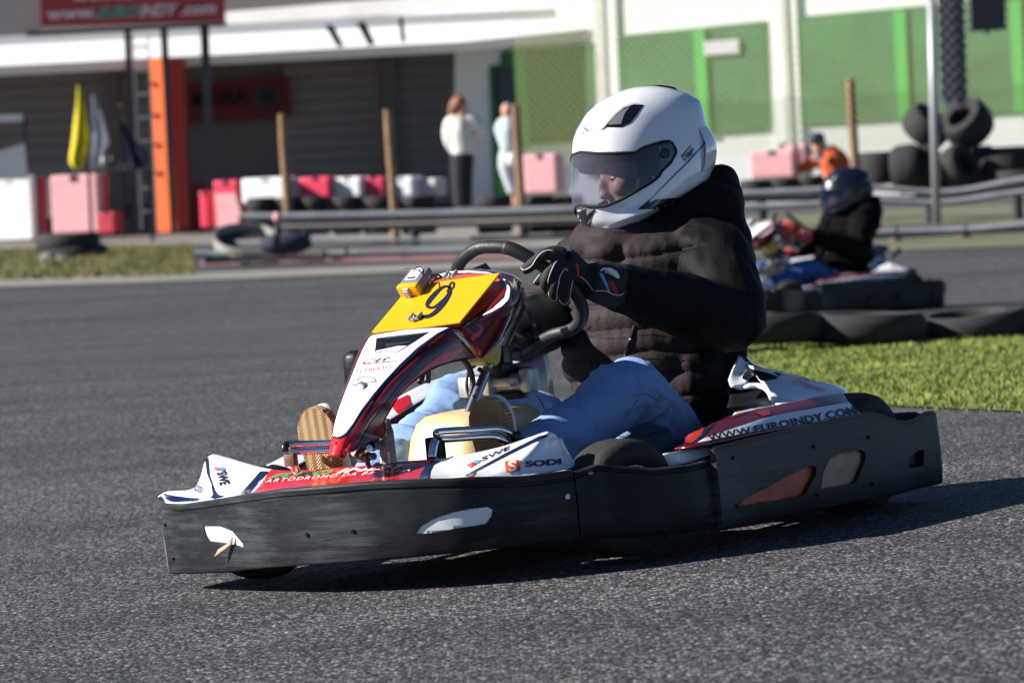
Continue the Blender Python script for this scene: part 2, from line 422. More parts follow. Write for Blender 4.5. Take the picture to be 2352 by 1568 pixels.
bm1 = mat('grass_blade', (.12, .20, .012), .75, var=.45, vscale=1.6, col2=(.28, .32, .05)); bm2 = mat('dry_grass_blade', (.12, .15, .03), .7, var=.4, vscale=1.5, col2=(.24, .20, .07))
blades('grass', grows, 80000, .018, .0032, bm1, 'bright green short grass on the infield behind the foreground kart')
blades('grass', glrows, 20000, .035, .010, bm2, 'yellowish dry grass strip at the far left edge of the track')

# ---------------------------------------------------------------- helpers for upright things
def root(name, label, cat, px, Y, group=None, pyb=None):
    q = WY(px, 500, Y); return thing(name, label, cat, group, loc=(q.x, Y, 0))
def part(rt, name, vf, m, smooth=False, auto=None, par=None):
    o = Vector(rt.location) if par is None else Vector(rt.location)
    return obj(name, ([Vector(v) - o for v in vf[0]], vf[1]), m, par or rt, smooth, auto=auto)
def slab(px, p0, n, th=.06, zmin=None):
    n = Vector(n).normalized(); P_ = [WS.KP(p, p0, n) for p in px]
    if zmin is not None:
        for q in P_: q.z = max(q.z, zmin)
    return gridf([P_, [q + n * th for q in P_]], cu=True, cap=True)
YN = (0, 1, 0)
def up(px, Y, th=.06, zmin=-.02): return slab(px, (0, Y, 0), YN, th, zmin)
def rect(x0, y0, x1, y1, sl=-.0489): return [(x0 - 0, y0), (x1, y0 + (x1 - x0) * sl), (x1 + (y1 - y0) * .0489, y1 + (x1 - x0) * sl), (x0 + (y1 - y0) * .0489, y1)]
def ubox(rt, name, r, Y, m, th=.2, zmin=-.02, bev=0):
    o = part(rt, name, up(rect(*r), Y, th, zmin), m)
    if bev: b = o.modifiers.new('b', 'BEVEL'); b.width = bev; b.segments = 2
    return o
# ---------------------------------------------------------------- pit building (left) and clubhouse wall (right)
Y1 = 84.5
pit = root('pit_building', 'long pit building with dark shuttered garages under a white canopy at the left', 'building', 500, Y1)
part(pit, 'wall', up([(-400, -420), (1150, -420), (1150, 700), (-400, 700)], Y1, .3), M1['wall'])
for k, (a, b) in enumerate(((-120, 250), (262, 410), (650, 868), (905, 1050))):
    s = ubox(pit, 'shutter', (a, 120, b, 470), Y1 - .12, M1['shutter'], .06)
    for i in range(11): ubox(pit, 'slat', (a + 2, 150 + 28 * i, b, 153 + 28 * i), Y1 - .15, M1['wall'], .03).parent = s if False else pit
ubox(pit, 'pilaster', (868, 80, 903, 460), Y1 - .35, M1['wall'], .3); ubox(pit, 'pilaster', (243, 100, 265, 500), Y1 - .35, M1['wall'], .3)
YF = 80.0
NF = Vector((0, 1, 1)).normalized()
fas = [(-60, 156), (0, 152), (746, 113), (1058, 97), (1360, 66), (1420, 58), (1420, -90), (1150, 2), (900, 36), (746, 58), (500, 67), (286, 82), (-60, 104)]
part(pit, 'canopy_fascia', slab(fas, (0, YF, 3.1), (0, .75, -1), .2), M1['white'])
q0, q1 = WY(-60, 140, YF), WY(1060, 95, YF)
zc = (q0.z + q1.z) / 2
xe = WY(1352, 70, YF).x
part(pit, 'canopy_roof', gridf([[Vector((-16, YF + .25, zc + .15)), Vector((xe, YF + .25, zc + .15)), Vector((xe, Y1, zc + .15)), Vector((-16, Y1, zc + .15))], [Vector((-16, YF + .25, zc + .45)), Vector((xe, YF + .25, zc + .45)), Vector((xe, Y1, zc + .45)), Vector((-16, Y1, zc + .45))]], cu=True, cap=True), M1['white'])
part(pit, 'roof_beam', slab([(516, 56), (760, 42), (1080, 20), (1330, -6), (1330, -40), (1080, -16), (760, 8), (516, 28)], (0, 81.4, 4.0), (0, .8, -1), .2), M1['column'])
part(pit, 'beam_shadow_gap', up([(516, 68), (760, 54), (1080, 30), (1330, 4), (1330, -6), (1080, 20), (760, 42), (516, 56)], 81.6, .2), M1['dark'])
for p in ([(745, 58), (765, 58), (790, 106), (775, 108)], [(818, 52), (838, 50), (862, 102), (846, 104)], [(915, 40), (925, 40), (932, 96), (922, 96)]):
    part(pit, 'bracket', up(p, 79.6, .12), M1['dark'])
part(pit, 'canopy_beam', up([(1056, 104), (1200, 96), (1345, 78), (1345, 66), (1200, 84), (1056, 96)], YF - .03, .02), M1['column'])
pl = root('pillar', 'orange-red square pillar with painted lit and shaded faces under the pit canopy', 'pillar', 370, 79.5)
part(pl, 'lit_face', slab([(340, 136), (382, 134), (405, 532), (362, 534)], (WY(360, 300, 79).x, 79.0, 0), (.5, 1, 0), .05, -.02), M1['orange'])  # sunlit orange and shaded red of one pillar, painted as two colours
for y in (190, 262, 330, 395): part(pl, 'groove', up([(342 + (y - 136) * .05, y), (384 + (y - 136) * .05, y - 2), (385 + (y - 136) * .05, y + 5), (343 + (y - 136) * .05, y + 7)], 78.96, .03), M1['sign'])
part(pl, 'shaded_face', up([(382, 134), (420, 132), (432, 524), (405, 528)], 79.2, .9), M1['redp'])
sg = root('sign_board', 'dark maroon sign with black lettering and round emblem on the pit wall', 'sign', 540, Y1 - .3)
part(sg, 'board', up([(424, 192), (664, 176), (668, 270), (428, 284)], Y1 - .3, .08), M1['sign'])
qs = [WY(*p, Y1 - .34) for p in ((438, 248), (572, 240), (436, 208))]
flat = flat_text('lettering', 'MIURA', Vector((0, 0, 0)) + qs[0] - Vector(sg.location), qs[1] - qs[0], qs[2] - qs[0], M1['dark'], sg, bold=.05)
def disc(c, r, Y, m, rt, name, th=.03, n=24):
    q = WY(*c, Y); rows = [[Vector((q.x + math.cos(2 * math.pi * k / n) * r, Y + t, q.z + math.sin(2 * math.pi * k / n) * r)) for k in range(n)] for t in (0, th)]
    return part(rt, name, gridf(rows, cu=True, cap=True), m)
disc((612, 226), .24, Y1 - .34, M1['black'], sg, 'emblem'); disc((616, 224), .09, Y1 - .38, M1['dark'], sg, 'emblem_centre')
lw = root('low_wall', 'low dark red wall section beside the orange pillar', 'wall', 445, 83.5)
part(lw, 'panel', up([(428, 424), (470, 420), (474, 528), (432, 530)], 83.5, .2), M1['redp'])

N2 = Vector((.45, 1, 0)).normalized(); x135 = WY(1352, 90, YF).x; P2 = Vector((x135, YF + .02, 0))
W2 = lambda px, off=0, th=.06, zmin=-.02: slab(px, P2 - N2 * off, N2, th, zmin)
club = thing('clubhouse', 'white clubhouse wall with green mesh-covered panels along the right', 'building', loc=(WY(1700, 400, 76).x, 76, 0))
part(club, 'wall', W2([(1050, -300), (2800, -300), (2800, 700), (1050, 700)], 0, .3), M1['white'])
def gp(name, px, off, m, th=.04): return part(club, name, W2(px, off, th), m)
gp('green_panel', [(1175, 118), (1362, 98), (1366, 324), (1192, 336)], .06, M1['green']); gp('green_panel', [(1412, 84), (1762, 48), (1768, 298), (1416, 322)], .06, M1['green'])
gp('green_panel', [(1824, 40), (2136, 12), (2142, 270), (1832, 288)], .06, M1['green']); gp('green_panel', [(2150, 8), (2460, -24), (2470, 250), (2156, 270)], .06, M1['green'])
for a, b in ((1178, 1), (1268, 0), (1592, 1), (2052, 1), (2318, 1)):
    if b: gp('frame_bar', [(a, -0.092 * (a - 1412) + 86), (a + 26, -0.092 * (a + 26 - 1412) + 86), (a + 38, 322 - .07 * (a - 1416)), (a + 12, 323 - .07 * (a - 1416))], .11, M1['gframe'])
gp('doorway', [(1124, 152), (1188, 146), (1200, 456), (1134, 460)], .04, M1['door']); gp('door_frame', [(1122, 152), (1134, 151), (1148, 458), (1134, 460)], .10, M1['green'])
gp('door_leaf', [(1138, 350), (1160, 350), (1164, 452), (1140, 454)], .12, M1['gframe']); gp('door_frame', [(1148, 120), (1190, 116), (1190, 150), (1148, 154)], .10, M1['green'])
gp('notice', [(1615, 96), (1695, 90), (1697, 122), (1617, 128)], .12, M1['whitef'])
def pillar(x0, x1, yb, label, m2):
    r_ = thing('pillar', label, 'pillar', 'white pillars of the clubhouse', loc=(WY(x0, 300, 78).x, 78, 0))
    part(r_, 'shaft', slab([(x0, -60), (x1, -64), (x1 + 22, yb), (x0 + 22, yb + 2)], P2 - N2 * .07, N2, .06, -.02), M1['white'])
    part(r_, 'drain_pipe', slab([(x0 - 24, -60), (x0 - 2, -60), (x0 + 20, yb), (x0 - 2, yb)], P2 - N2 * .10, N2, .08, -.02), m2); return r_
pillar(1384, 1410, 460, 'white pillar with a grey pipe between the shaded and the first sunlit green panel', M1['column'])
r_ = thing('pillar', 'wide white pillar with a rusty foot between two sunlit green panels', 'pillar', 'white pillars of the clubhouse', loc=(WY(1790, 300, 77).x, 77, 0))
part(r_, 'shaft', slab([(1764, -40), (1826, -44), (1846, 440), (1784, 444)], P2 - N2 * .08, N2, .07, -.02), M1['white'])
part(r_, 'pipe', slab([(1786, -40), (1802, -40), (1822, 340), (1806, 342)], P2 - N2 * .12, N2, .04, -.02), M1['column'])
part(r_, 'rust_stain', slab([(1788, 330), (1806, 328), (1812, 370), (1794, 372)], P2 - N2 * .14, N2, .02, -.02), M1['wood'])
# chain-link fence in front of the clubhouse
fence = thing('chain_link_fence', 'tall diamond wire fence stretched in front of the green panels', 'fence', loc=(WY(1700, 400, 74).x, 74, 0))
Pf = P2 - N2 * 1.6; uf = Vector((1, -.45, 0)).normalized()
a0, a1 = WS.KP((1190, 300), Pf, N2), WS.KP((2420, 250), Pf, N2); Lf = (a1 - a0).dot(uf); zb, zt = .85, 3.55
V, F = [], []
def wire(p, q, t=.0045):
    d = (q - p).normalized(); s1 = d.cross(N2).normalized() * t; s2 = N2 * t; k = len(V)
    for e in (p, q): V.extend([e + s1, e + s2, e - s1, e - s2])
    F.extend([(k, k + 1, k + 5, k + 4), (k + 1, k + 2, k + 6, k + 5), (k + 2, k + 3, k + 7, k + 6), (k + 3, k, k + 4, k + 7)])
s = -(zt - zb) * 1.0
while s < Lf:
    for sg_ in (1, -1):
        x0_, x1_ = (s, s + (zt - zb) * 1.0); x0c, x1c = max(0, x0_), min(Lf, x1_)
        if x1c - x0c > .05:
            t0, t1 = (x0c - x0_) / (x1_ - x0_), (x1c - x0_) / (x1_ - x0_); za = lambda t: zb + (zt - zb) * (t if sg_ > 0 else 1 - t)
            o = Vector((a0.x, a0.y, 0)); wire(o + uf * x0c + Vector((0, 0, za(t0))), o + uf * x1c + Vector((0, 0, za(t1))), .0075 if sg_ < 0 else .005)
    s += .135
part(fence, 'wire_mesh', (V, F), M1['wire'])
o = Vector((a0.x, a0.y, 0))
for t in (1,): part(fence, 'post', tube([o + uf * Lf * t, o + uf * Lf * t + Vector((0, 0, zt + .05))], .03, 8), M1['pole'])

# ---------------------------------------------------------------- banner gantry
ga = thing('gantry', 'gantry of three black posts carrying a red banner with a website address', 'gantry', loc=(WY(380, 500, 76).x, 76, 0))
part(ga, 'banner', up([(92, -60), (515, -84), (517, 50), (94, 62)], 76, .15), M1['banner'])
part(ga, 'lower_beam', up([(60, 74), (520, 52), (520, 60), (60, 84)], 76.05, .2), M1['black'])
part(ga, 'grey_board', up([(-60, -40), (88, -48), (92, 78), (-60, 86)], 76.2, .1), M1['shutter'])
for (x, x2, wd, yt) in ((285, 303, 15, 68), (368, 392, 16, 66), (459, 480, 20, 60)): part(ga, 'post', up([(x, yt), (x + wd, yt), (x2 + wd * .7, 534), (x2, 534)], 76.1, .12), M1['black'])
def gtxt(txt, x0, x1, yb, h, m, shear=0):
    a, b, c = WY(x0, yb, 75.96), WY(x1, yb - (x1 - x0) * .0489, 75.96), WY(x0, yb - h, 75.96); L_ = Vector(ga.location)
    flat_text('lettering', txt, a - L_, b - a, c - a, m, ga, shear=shear, bold=.03)
gtxt('www.', 108, 222, 47, 20, M1['wtext'], .1); gtxt('EURO', 226, 318, 44, 28, M1['ttext'], .25); gtxt('INDY', 320, 410, 40, 28, M1['wtext'], .25); gtxt('.com', 414, 496, 36, 20, M1['wtext'], .1); gtxt('KARTODROMO', 170, 420, 4, 20, M1['wtext'])
ld = thing('ladder', 'grey metal ladder leaning on the gantry beside the orange pillar', 'ladder', loc=(WY(325, 500, 75.5).x, 75.5, 0))
for x in (303, 338): part(ld, 'rail', up([(x, 80), (x + 3, 80), (x + 24, 528), (x + 20, 528)], 75.5, .04), M1['pole'])
for k in range(8): part(ld, 'rung', up([(306 + k * 2.4, 106 + 54 * k), (341 + k * 2.4, 104 + 54 * k), (341 + k * 2.4, 109 + 54 * k), (306 + k * 2.4, 111 + 54 * k)], 75.5, .03), M1['pole'])

# ---------------------------------------------------------------- belts on posts (track barriers)
def belt(rt, pxl, Y, hpx, m=M1['belt'], dy=0, name='belt'):
    """band following px points at depth Y(list or number), height in px"""
    rows = []
    for i, p in enumerate(pxl):
        yy = Y[i] if isinstance(Y, (list, tuple)) else Y
        t = WY(p[0], p[1], yy); b = WY(p[0], p[1] + hpx, yy)
        t = t + Vector((0, .07, 0)); rows.append([t, t.lerp(b, .5) - Vector((0, .04, 0)), b, b + Vector((0, .06, 0)), t + Vector((0, .03, 0))])
    rr = [cr([r[k] for r in rows], 5) for k in range(5)]
    return part(rt, name, gridf([[rr[k][i] for k in range(5)] for i in range(len(rr[0]))], cu=True, cap=True), m, True, 40)
def bposts(rt, pxs, Y, m=M1['wood']):
    for x, yt in pxs:
        q = WY(x, yt, Y); part(rt, 'post', tube([Vector((q.x, Y + .12, 0)), Vector((q.x, Y + .12, q.z))], .06, 8), m)
b1 = thing('belt_barrier', 'lowest long grey rubber belt barrier with a curled end, beside the red kerb', 'barrier', 'belt barriers round the track', loc=(WY(900, 590, 50).x, 50, 0))
belt(b1, [(488, 575), (620, 573), (740, 573), (900, 569), (1100, 565), (1400, 555)], 50, 19); belt(b1, [(444, 574), (470, 575), (489, 576)], 50, 16)
for x in (646, 793): part(b1, 'belt_joint', up([(x, 568), (x + 6, 568), (x + 6, 592), (x, 592)], 49.94, .03), M1['beltdark'])
bposts(b1, [(560, 580), (626, 580), (773, 576), (930, 572), (1100, 568), (1250, 562)], 50, M1['column'])
part(b1, 'belt_shade', up([(470, 590), (1400, 570), (1400, 588), (470, 606)], 50.25, .05, 0), M1['beltdark'])  # dark strip painted in for the shadow under the belt
loop = [WY(x, y, 50 + d) for x, y, d in [(740, 574, 0), (620, 573, 0), (530, 568, 0), (500, 556, .15), (490, 540, .5), (498, 524, 1.0), (540, 513, 1.6), (600, 516, 1.8), (626, 530, 1.6)]]
lp = cr(loop, 6); hgt = .115 * 1.0
rows = [[p + Vector((0, 0, 0)), p + Vector((0, -.02, -hgt * .5)), p + Vector((0, 0, -hgt)), p + Vector((.02, .04, -hgt)), p + Vector((.02, .04, 0))] for p in lp]
part(b1, 'curled_belt', gridf(rows, cu=True, cap=True), mat('pale_belt', (.26, .24, .20), .8), True, 40)
inn = [Vector((p.x, p.y, p.z - .01)) for p in lp[8:]]; c = sum(inn, Vector()) / len(inn)
part(b1, 'loop_floor', ([c - Vector((0, 0, .06))] + [p - Vector((0, 0, .07)) for p in inn], [(0, i + 1, i + 2) for i in range(len(inn) - 1)]), M1['beltdark'])
part(b1, 'debris', ell(WY(655, 560, 49.6), (.28, .16, .12), None, 8), M1['navyf'], True)
mp = thing('marker_post', 'short dark post with a pale round cap standing at the belt loop', 'post', loc=(WY(636, 560, 49.3).x, 49.3, 0))
part(mp, 'shaft', tube([WY(634, 566, 49.3), WY(636, 512, 49.3)], [.045, .03], 8), M1['black'], True); part(mp, 'cap', ell(WY(637, 499, 49.3), (.045, .045, .055), None, 8), M1['plasp'], True)
b2 = thing('belt_barrier', 'upper grey rubber belt barrier running in front of the row of tyres', 'barrier', 'belt barriers round the track', loc=(WY(900, 500, 58).x, 58, 0))
belt(b2, [(548, 490), (700, 488), (900, 484), (1100, 479), (1400, 468)], 58, 18); belt(b2, [(640, 517), (800, 514), (1000, 508), (1400, 496)], 58.1, 16, M1['concrete'])
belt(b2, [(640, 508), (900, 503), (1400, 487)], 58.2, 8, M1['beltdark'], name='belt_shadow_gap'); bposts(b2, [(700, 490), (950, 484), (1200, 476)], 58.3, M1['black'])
b2b = thing('belt_barrier', 'short dark belt barrier between the upper and the lowest grey belts at left', 'barrier', 'belt barriers round the track', loc=(WY(1000, 560, 53).x, 53, 0))
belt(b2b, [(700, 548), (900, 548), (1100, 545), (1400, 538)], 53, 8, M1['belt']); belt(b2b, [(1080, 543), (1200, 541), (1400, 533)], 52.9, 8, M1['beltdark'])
b3 = thing('belt_barrier', 'sagging double grey belt barrier in front of the tyre pile at right', 'barrier', 'belt barriers round the track', loc=(WY(2000, 450, 55).x, 55, 0))
belt(b3, [(1600, 440), (1713, 437), (1860, 430), (1995, 423), (2137, 434), (2215, 430), (2300, 414), (2420, 392)], 55, 15); belt(b3, [(1600, 472), (1716, 468), (1860, 462), (1995, 452), (2160, 458), (2300, 440), (2420, 425)], 54.9, 15)
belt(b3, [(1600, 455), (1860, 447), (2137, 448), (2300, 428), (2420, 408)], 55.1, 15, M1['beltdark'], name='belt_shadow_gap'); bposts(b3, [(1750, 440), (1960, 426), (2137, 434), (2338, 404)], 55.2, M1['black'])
b4 = thing('belt_barrier', 'single grey belt barrier on the verge behind the second kart', 'barrier', 'belt barriers round the track', loc=(WY(2100, 530, 46).x, 46, 0))
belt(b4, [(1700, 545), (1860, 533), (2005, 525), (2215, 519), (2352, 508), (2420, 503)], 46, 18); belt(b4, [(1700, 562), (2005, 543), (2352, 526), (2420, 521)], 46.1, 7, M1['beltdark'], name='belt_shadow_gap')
for x in (2058, 2217): part(b4, 'belt_joint', up([(x, 516), (x + 4, 516), (x + 4, 540), (x, 540)], 45.94, .03), M1['beltdark'])
bposts(b4, [(1800, 540), (2060, 526), (2217, 520)], 46.2, M1['wood'])

# ---------------------------------------------------------------- tyres
def tyre_vf(Rr=.28, h=.18, ri=.13):
    h /= 2; pf = [(ri, -h * .7), (ri + .02, -h), (Rr * .88, -h), (Rr * .97, -h * .7), (Rr, -h * .3), (Rr, h * .3), (Rr * .97, h * .7), (Rr * .88, h), (ri + .02, h), (ri, h * .7), (ri + .015, 0)]
    return gridf([[Vector((r * math.cos(2 * math.pi * k / 28), r * math.sin(2 * math.pi * k / 28), z)) for k in range(28)] for r, z in pf], cu=True, cv=True)
def tyre(label, group, loc, rot=(0, 0, 0), sc=(1, 1, 1), proto=[None]):
    if proto[0] is None: o = obj('tyre', tyre_vf(), M1['tyre'], None, True, auto=45); proto[0] = o
    else: o = proto[0].copy(); COL.objects.link(o)
    o.location = loc; o.rotation_euler = rot; o.scale = sc; tag(o, label, 'tyre', group); return o
ORD = ['first', 'second', 'third', 'fourth', 'fifth', 'sixth', 'seventh', 'eighth', 'ninth', 'tenth']
for i, x in enumerate((600, 664, 722, 796, 873, 960, 1134, 1236, 1300)):
    q = WY(x, 468 - i * .7, 60); s_ = (82 if i > 3 else 68) / 183 / .56
    tyre(f'{ORD[i]} black tyre from the left in the row under the red and white blocks', 'tyres in a row behind the upper belt', (q.x, 60, q.z), (0, 0, i), (s_, s_, .85))
    t2 = tyre(f'lower black tyre beneath the {ORD[i]} tyre from the left of the row', 'tyres in a row behind the upper belt', (q.x, 60, q.z - .16), (0, 0, i), (s_, s_, .85))
    tyre(f'bottom black tyre beneath the {ORD[i]} tyre from the left of the row', 'tyres in a row behind the upper belt', (q.x, 60, max(.08, q.z - .32)), (0, 0, i), (s_, s_, .85))
for i, (x, y, wd) in enumerate(((1735, 428, 75), (1800, 424, 75), (1860, 420, 70))):
    q = WY(x, y, 58); s_ = wd / 190 / .56
    tyre(f'{ORD[i]} flat black tyre from the left in front of the crouching photographer', 'tyres in front of the photographer', (q.x, 58, q.z), (0, 0, i), (s_, s_, .9))
for lab, x, y, Y, rot, s in (('wide black tyre lying beside the wooden stake at right', 2022, 386, 58, (0, 0, 0), (1.05, 1.05, 2.2)), ('grey-edged tyre standing on its tread beside the pole', 2085, 388, 57, (R(84), 0, R(72)), (1.05, 1.05, 1.8)), ('tyre leaning under the tilted top tyre, left of the pole', 2128, 392, 57.2, (R(84), 0, R(78)), (1.1, 1.1, 1.9)),
    ('tilted tyre balanced highest on the pile, left of the checkered banner', 2128, 292, 57.5, (R(22), R(40), 0), (1.05, 1.05, 1.7)), ('large tilted tyre hanging under the checkered banner', 2222, 285, 57.3, (R(30), R(-42), 0), (1.1, 1.1, 1.9)), ('thin tyre leaning to the right below the hanging tyre', 2204, 385, 57, (R(40), R(62), 0), (1.0, 1.0, 1.3)),
    ('tyre standing in the gap of the pile under the hanging tyre', 2262, 385, 57.8, (R(85), R(10), R(70)), (.95, .95, 1.4)), ('broad black tyre at the right edge of the pile', 2315, 375, 57.4, (0, 0, 0), (1.3, 1.3, 2.2)), ('short tyre low at the right edge under the broad one', 2340, 408, 57, (0, 0, 0), (1.1, 1.1, 1.0)), ('tyre low in the middle of the pile beside the pole foot', 2170, 412, 57.4, (R(20), 0, 0), (1.1, 1.1, 1.0))):
    q = WY(x, y, Y); tyre(lab, 'tyres of the pile at the pole', (q.x, Y, q.z), rot, s)
prot2 = [None]
def btyre(lab, x, y, Y, s, rot=(0, 0, 0)):
    q = WY(x, y, Y)
    if prot2[0] is None: o = obj('tyre', tyre_vf(.30, .22, .17), M1['tyre'], None, True, auto=45); prot2[0] = o
    else: o = prot2[0].copy(); COL.objects.link(o)
    o.location = q; o.rotation_euler = rot; o.scale = s; return tag(o, lab, 'tyre', 'tyres lying along the edge of the grass')
for i, (x, y, Y) in enumerate(((1475, 752, 22.5), (1752, 742, 22.6), (1985, 738, 22.7), (2225, 736, 23), (2455, 728, 23.1))):
    btyre(f'{ORD[i]} large black tyre from the left lying at the edge of the green grass', x, y + 14, Y, (1.0, 1.0, .62), (R(-4 + 3 * (i % 3)), R(4 * (i % 2) - 1), i))
for i, (x, y) in enumerate(((1615, 722), (1870, 716), (2110, 712), (2340, 704))):
    btyre(f'{ORD[i]} tyre from the left in the rear line between second kart and grass', x, y + 26, 24, (1.0, 1.0, .5), (0, R(2), i))
q = WY(170, 585, 62); tyre('mossy old tyre lying on the left grass, under another tyre', 'old tyres on the left grass', (q.x, 62, q.z), (0, 0, 0), (1.6, 1.6, 1.4)).data
q = WY(165, 556, 62); tyre('upper mossy tyre stacked on another on the left grass', 'old tyres on the left grass', (q.x - .05, 62, q.z), (0, R(2), 1), (1.5, 1.5, 1.2))
ck = thing('concrete_block', 'broken pale concrete block at the foot of the mossy tyres', 'block', loc=(WY(128, 600, 60).x, 60, 0)); part(ck, 'lump', join(ell(WY(112, 596, 60), (.12, .1, .10), None, 5), ell(WY(142, 599, 60), (.15, .1, .09), None, 5)), M1['concrete'], False)
# ---------------------------------------------------------------- red and white plastic blocks
def block(label, r, Y, m, group, name='barrier_block', feet=True, cat='barrier', side=None):
    rt = thing(name, label, cat, group, loc=(WY((r[0] + r[2]) / 2, r[3], Y).x, Y, 0))
    pc_ = (WY((r[0] + r[2]) / 2, r[3], Y).x, Y, 0); NB_ = Vector((.38, 1, 0)).normalized()
    o = part(rt, 'shell', slab(rect(*r), pc_, NB_, .38, -.01), m); b_ = o.modifiers.new('b', 'BEVEL'); b_.width = .035; b_.segments = 2
    x0, y0, x1, y1 = r; part(rt, 'lifting_notch', slab(rect(x0 + (x1 - x0) * .42, y0 - 1, x0 + (x1 - x0) * .58, y0 + (y1 - y0) * .10), Vector(pc_) - NB_ * .012, NB_, .02), M1['dark'] if m is not M1['plasw'] else M1['column'])
    if side: part(rt, 'shaded_side', up([(x1, y0), (x1 + side, y0 - 3), (x1 + side + 3, y1 - 3), (x1 + 3, y1)], Y + .02, .5), M1['plasd'])  # shade of the side turned from the sun, painted dark red
    return rt
RW = 'red and white blocks above the tyres'
block('long white block, leftmost above the row of tyres', (552, 411, 656, 470), 60.4, M1['plasw'], RW); block('narrow pinkish block just right of the left wooden stake', (662, 412, 688, 462), 60.5, M1['plasp'], RW)
block('red block between the pinkish and the white blocks', (687, 408, 756, 458), 60.4, M1['plasr'], RW); block('white block between two red blocks', (758, 409, 828, 456), 60.4, M1['plasw'], RW)
block('red block left of the second wooden stake', (829, 408, 880, 455), 60.4, M1['plasr'], RW); block('white block right of the second wooden stake', (883, 408, 948, 455), 60.4, M1['plasw'], RW); block('rounded whitish end block, rightmost of the line', (949, 412, 1002, 452), 60.5, M1['column'], RW)
wb = block('large white plastic water barrier at the far left edge', (-40, 408, 70, 556), 77, M1['plasw'], 'water barriers at the pit entrance', side=30)
wb2 = block('white barrier section set back behind the large white barrier', (66, 412, 94, 502), 78, M1['plasw'], 'water barriers at the pit entrance')
pk = block('faded pink water barrier with its shaded side painted darker red behind the old tyres', (114, 404, 222, 538), 76, M1['plasp'], 'water barriers at the pit entrance', side=22)
block('low red end section stepping out of the faded pink barrier', (222, 488, 262, 538), 75.8, M1['plasd'], 'water barriers at the pit entrance')
rdb = block('bright red barrier with a pale front right of the black gantry posts', (488, 416, 545, 522), 74, M1['plasr'], 'water barriers at the pit entrance', side=16)
part(rdb, 'pale_front', slab([(492, 445), (540, 443), (556, 500), (540, 521), (500, 524), (496, 470)], (WY(516, 500, 73.9).x, 73.9, 0), (.38, 1, 0), .03), M1['plasp'])
block('small red wedge barrier left of the rightmost gantry post', (456, 440, 476, 524), 74.5, M1['plasr'], 'water barriers at the pit entrance')
pb = block('pink block at the left of the crouching photographer', (1720, 348, 1822, 412), 60, M1['plasp'], 'pink blocks on the right'); block('pink block right behind the crouching photographer', (1800, 334, 1850, 400), 61, M1['plasp'], 'pink blocks on the right')
block('leaning pink barrier right of the door', (1200, 356, 1276, 446), 71, M1['plasp'], 'pink blocks on the right')
# ---------------------------------------------------------------- stakes, pole, banner, flags
for lab, xt, yt, xb, yb, Y in (('pale wooden stake rising above the long white block', 648, 262, 659, 480, 59.6), ('brown wooden stake between red and white blocks', 890, 252, 905, 480, 59.6), ('wooden stake in front of the person in the pale jacket', 1184, 240, 1196, 470, 59.6), ('dark wooden stake right of the photographer', 1953, 182, 1964, 420, 57.5)):
    t, b = WY(xt, yt, Y), WY(xb, yb, Y); b.z = 0
    o = obj('stake', tube([b, b.lerp(t, .4) + Vector((.01, 0, 0)), b.lerp(t, .75), t], [.062, .058, .056, .05], 10, sm=3), M1['wood'], None, auto=50); tag(o, lab, 'stake', 'wooden stakes along the barriers')
t, b = WY(2138, -60, 54.5), WY(2148, 430, 54.5); b.z = 0
tag(obj('pole', tube([b, t], .052, 12), M1['pole'], None), 'tall thin grey metal pole in front of the tyre pile', 'pole')
cb = thing('checkered_banner', 'black and white checkered banner painted in shaded grey hanging beside the metal pole', 'banner', loc=(WY(2185, 100, 56).x, 56, 0))
part(cb, 'cloth', up([(2152, -40), (2212, -43), (2222, 236), (2196, 250), (2162, 240)], 56, .02), mat('pale_check', (.30, .30, .34), .8))
for i in range(20):
    for j in range(5):
        if (i + j) % 2 == 0:
            x, y = 2153 + j * 12 + i * .5, -34 + i * 13.4
            part(cb, 'check', up([(x, y), (x + 12, y - .6), (x + 12.6, y + 12.8), (x + .6, y + 13.4)], 55.97, .015), M1['dark'])
bx_ = thing('speaker_box', 'black box hanging at the top right above the green panels', 'box', loc=(WY(2265, 30, 70).x, 70, 0)); part(bx_, 'case', up([(2228, -30), (2308, -34), (2311, 68), (2232, 72)], 70, .4), M1['black']); part(bx_, 'bracket', up([(2262, 66), (2272, 66), (2273, 80), (2263, 80)], 70.1, .1), M1['black'])
def flag(label, poly, pole, m, Y=70):
    rt = thing('flag', label, 'flag', 'marshal flags at the rail', loc=(WY(poly[0][0], 390, Y).x, Y, 0))
    P_ = [WY(*p, Y) for p in poly]; c = sum(P_, Vector()) / len(P_); rows = []
    h = len(P_) // 2; L_, R_ = cr(P_[:h], 5), cr(list(reversed(P_[h:])), 5)
    rows = [[a.lerp(b_, t / 8) + Vector((0, .05 * math.sin(t * 1.4 + i * .15), 0)) for t in range(9)] for i, (a, b_) in enumerate(zip(L_, R_))]
    o = part(rt, 'cloth', gridf(rows), m, True); o.modifiers.new('t', 'SOLIDIFY').thickness = .01
    part(rt, 'stick', tube([WY(*pole[0], Y + .06), WY(*pole[1], Y + .06)], .012, 6), M1['wood'], True)
flag('yellow flag hanging down at the left rail', [(178, 196), (174, 240), (166, 320), (160, 372), (176, 390), (188, 388), (203, 345), (206, 320), (193, 240), (182, 198)], ((180, 194), (184, 400)), M1['yellowf'])
flag('white flag with folds right of the yellow flag', [(210, 218), (207, 260), (205, 330), (206, 384), (216, 388), (224, 386), (236, 350), (250, 324), (232, 260), (218, 222)], ((213, 216), (216, 400)), M1['whitef'])
flag('dark navy and white flag bunched beside the ladder', [(276, 280), (282, 320), (290, 360), (296, 388), (310, 390), (338, 385), (342, 360), (318, 330), (298, 300), (284, 282)], ((276, 240), (300, 400)), M1['navyf'])
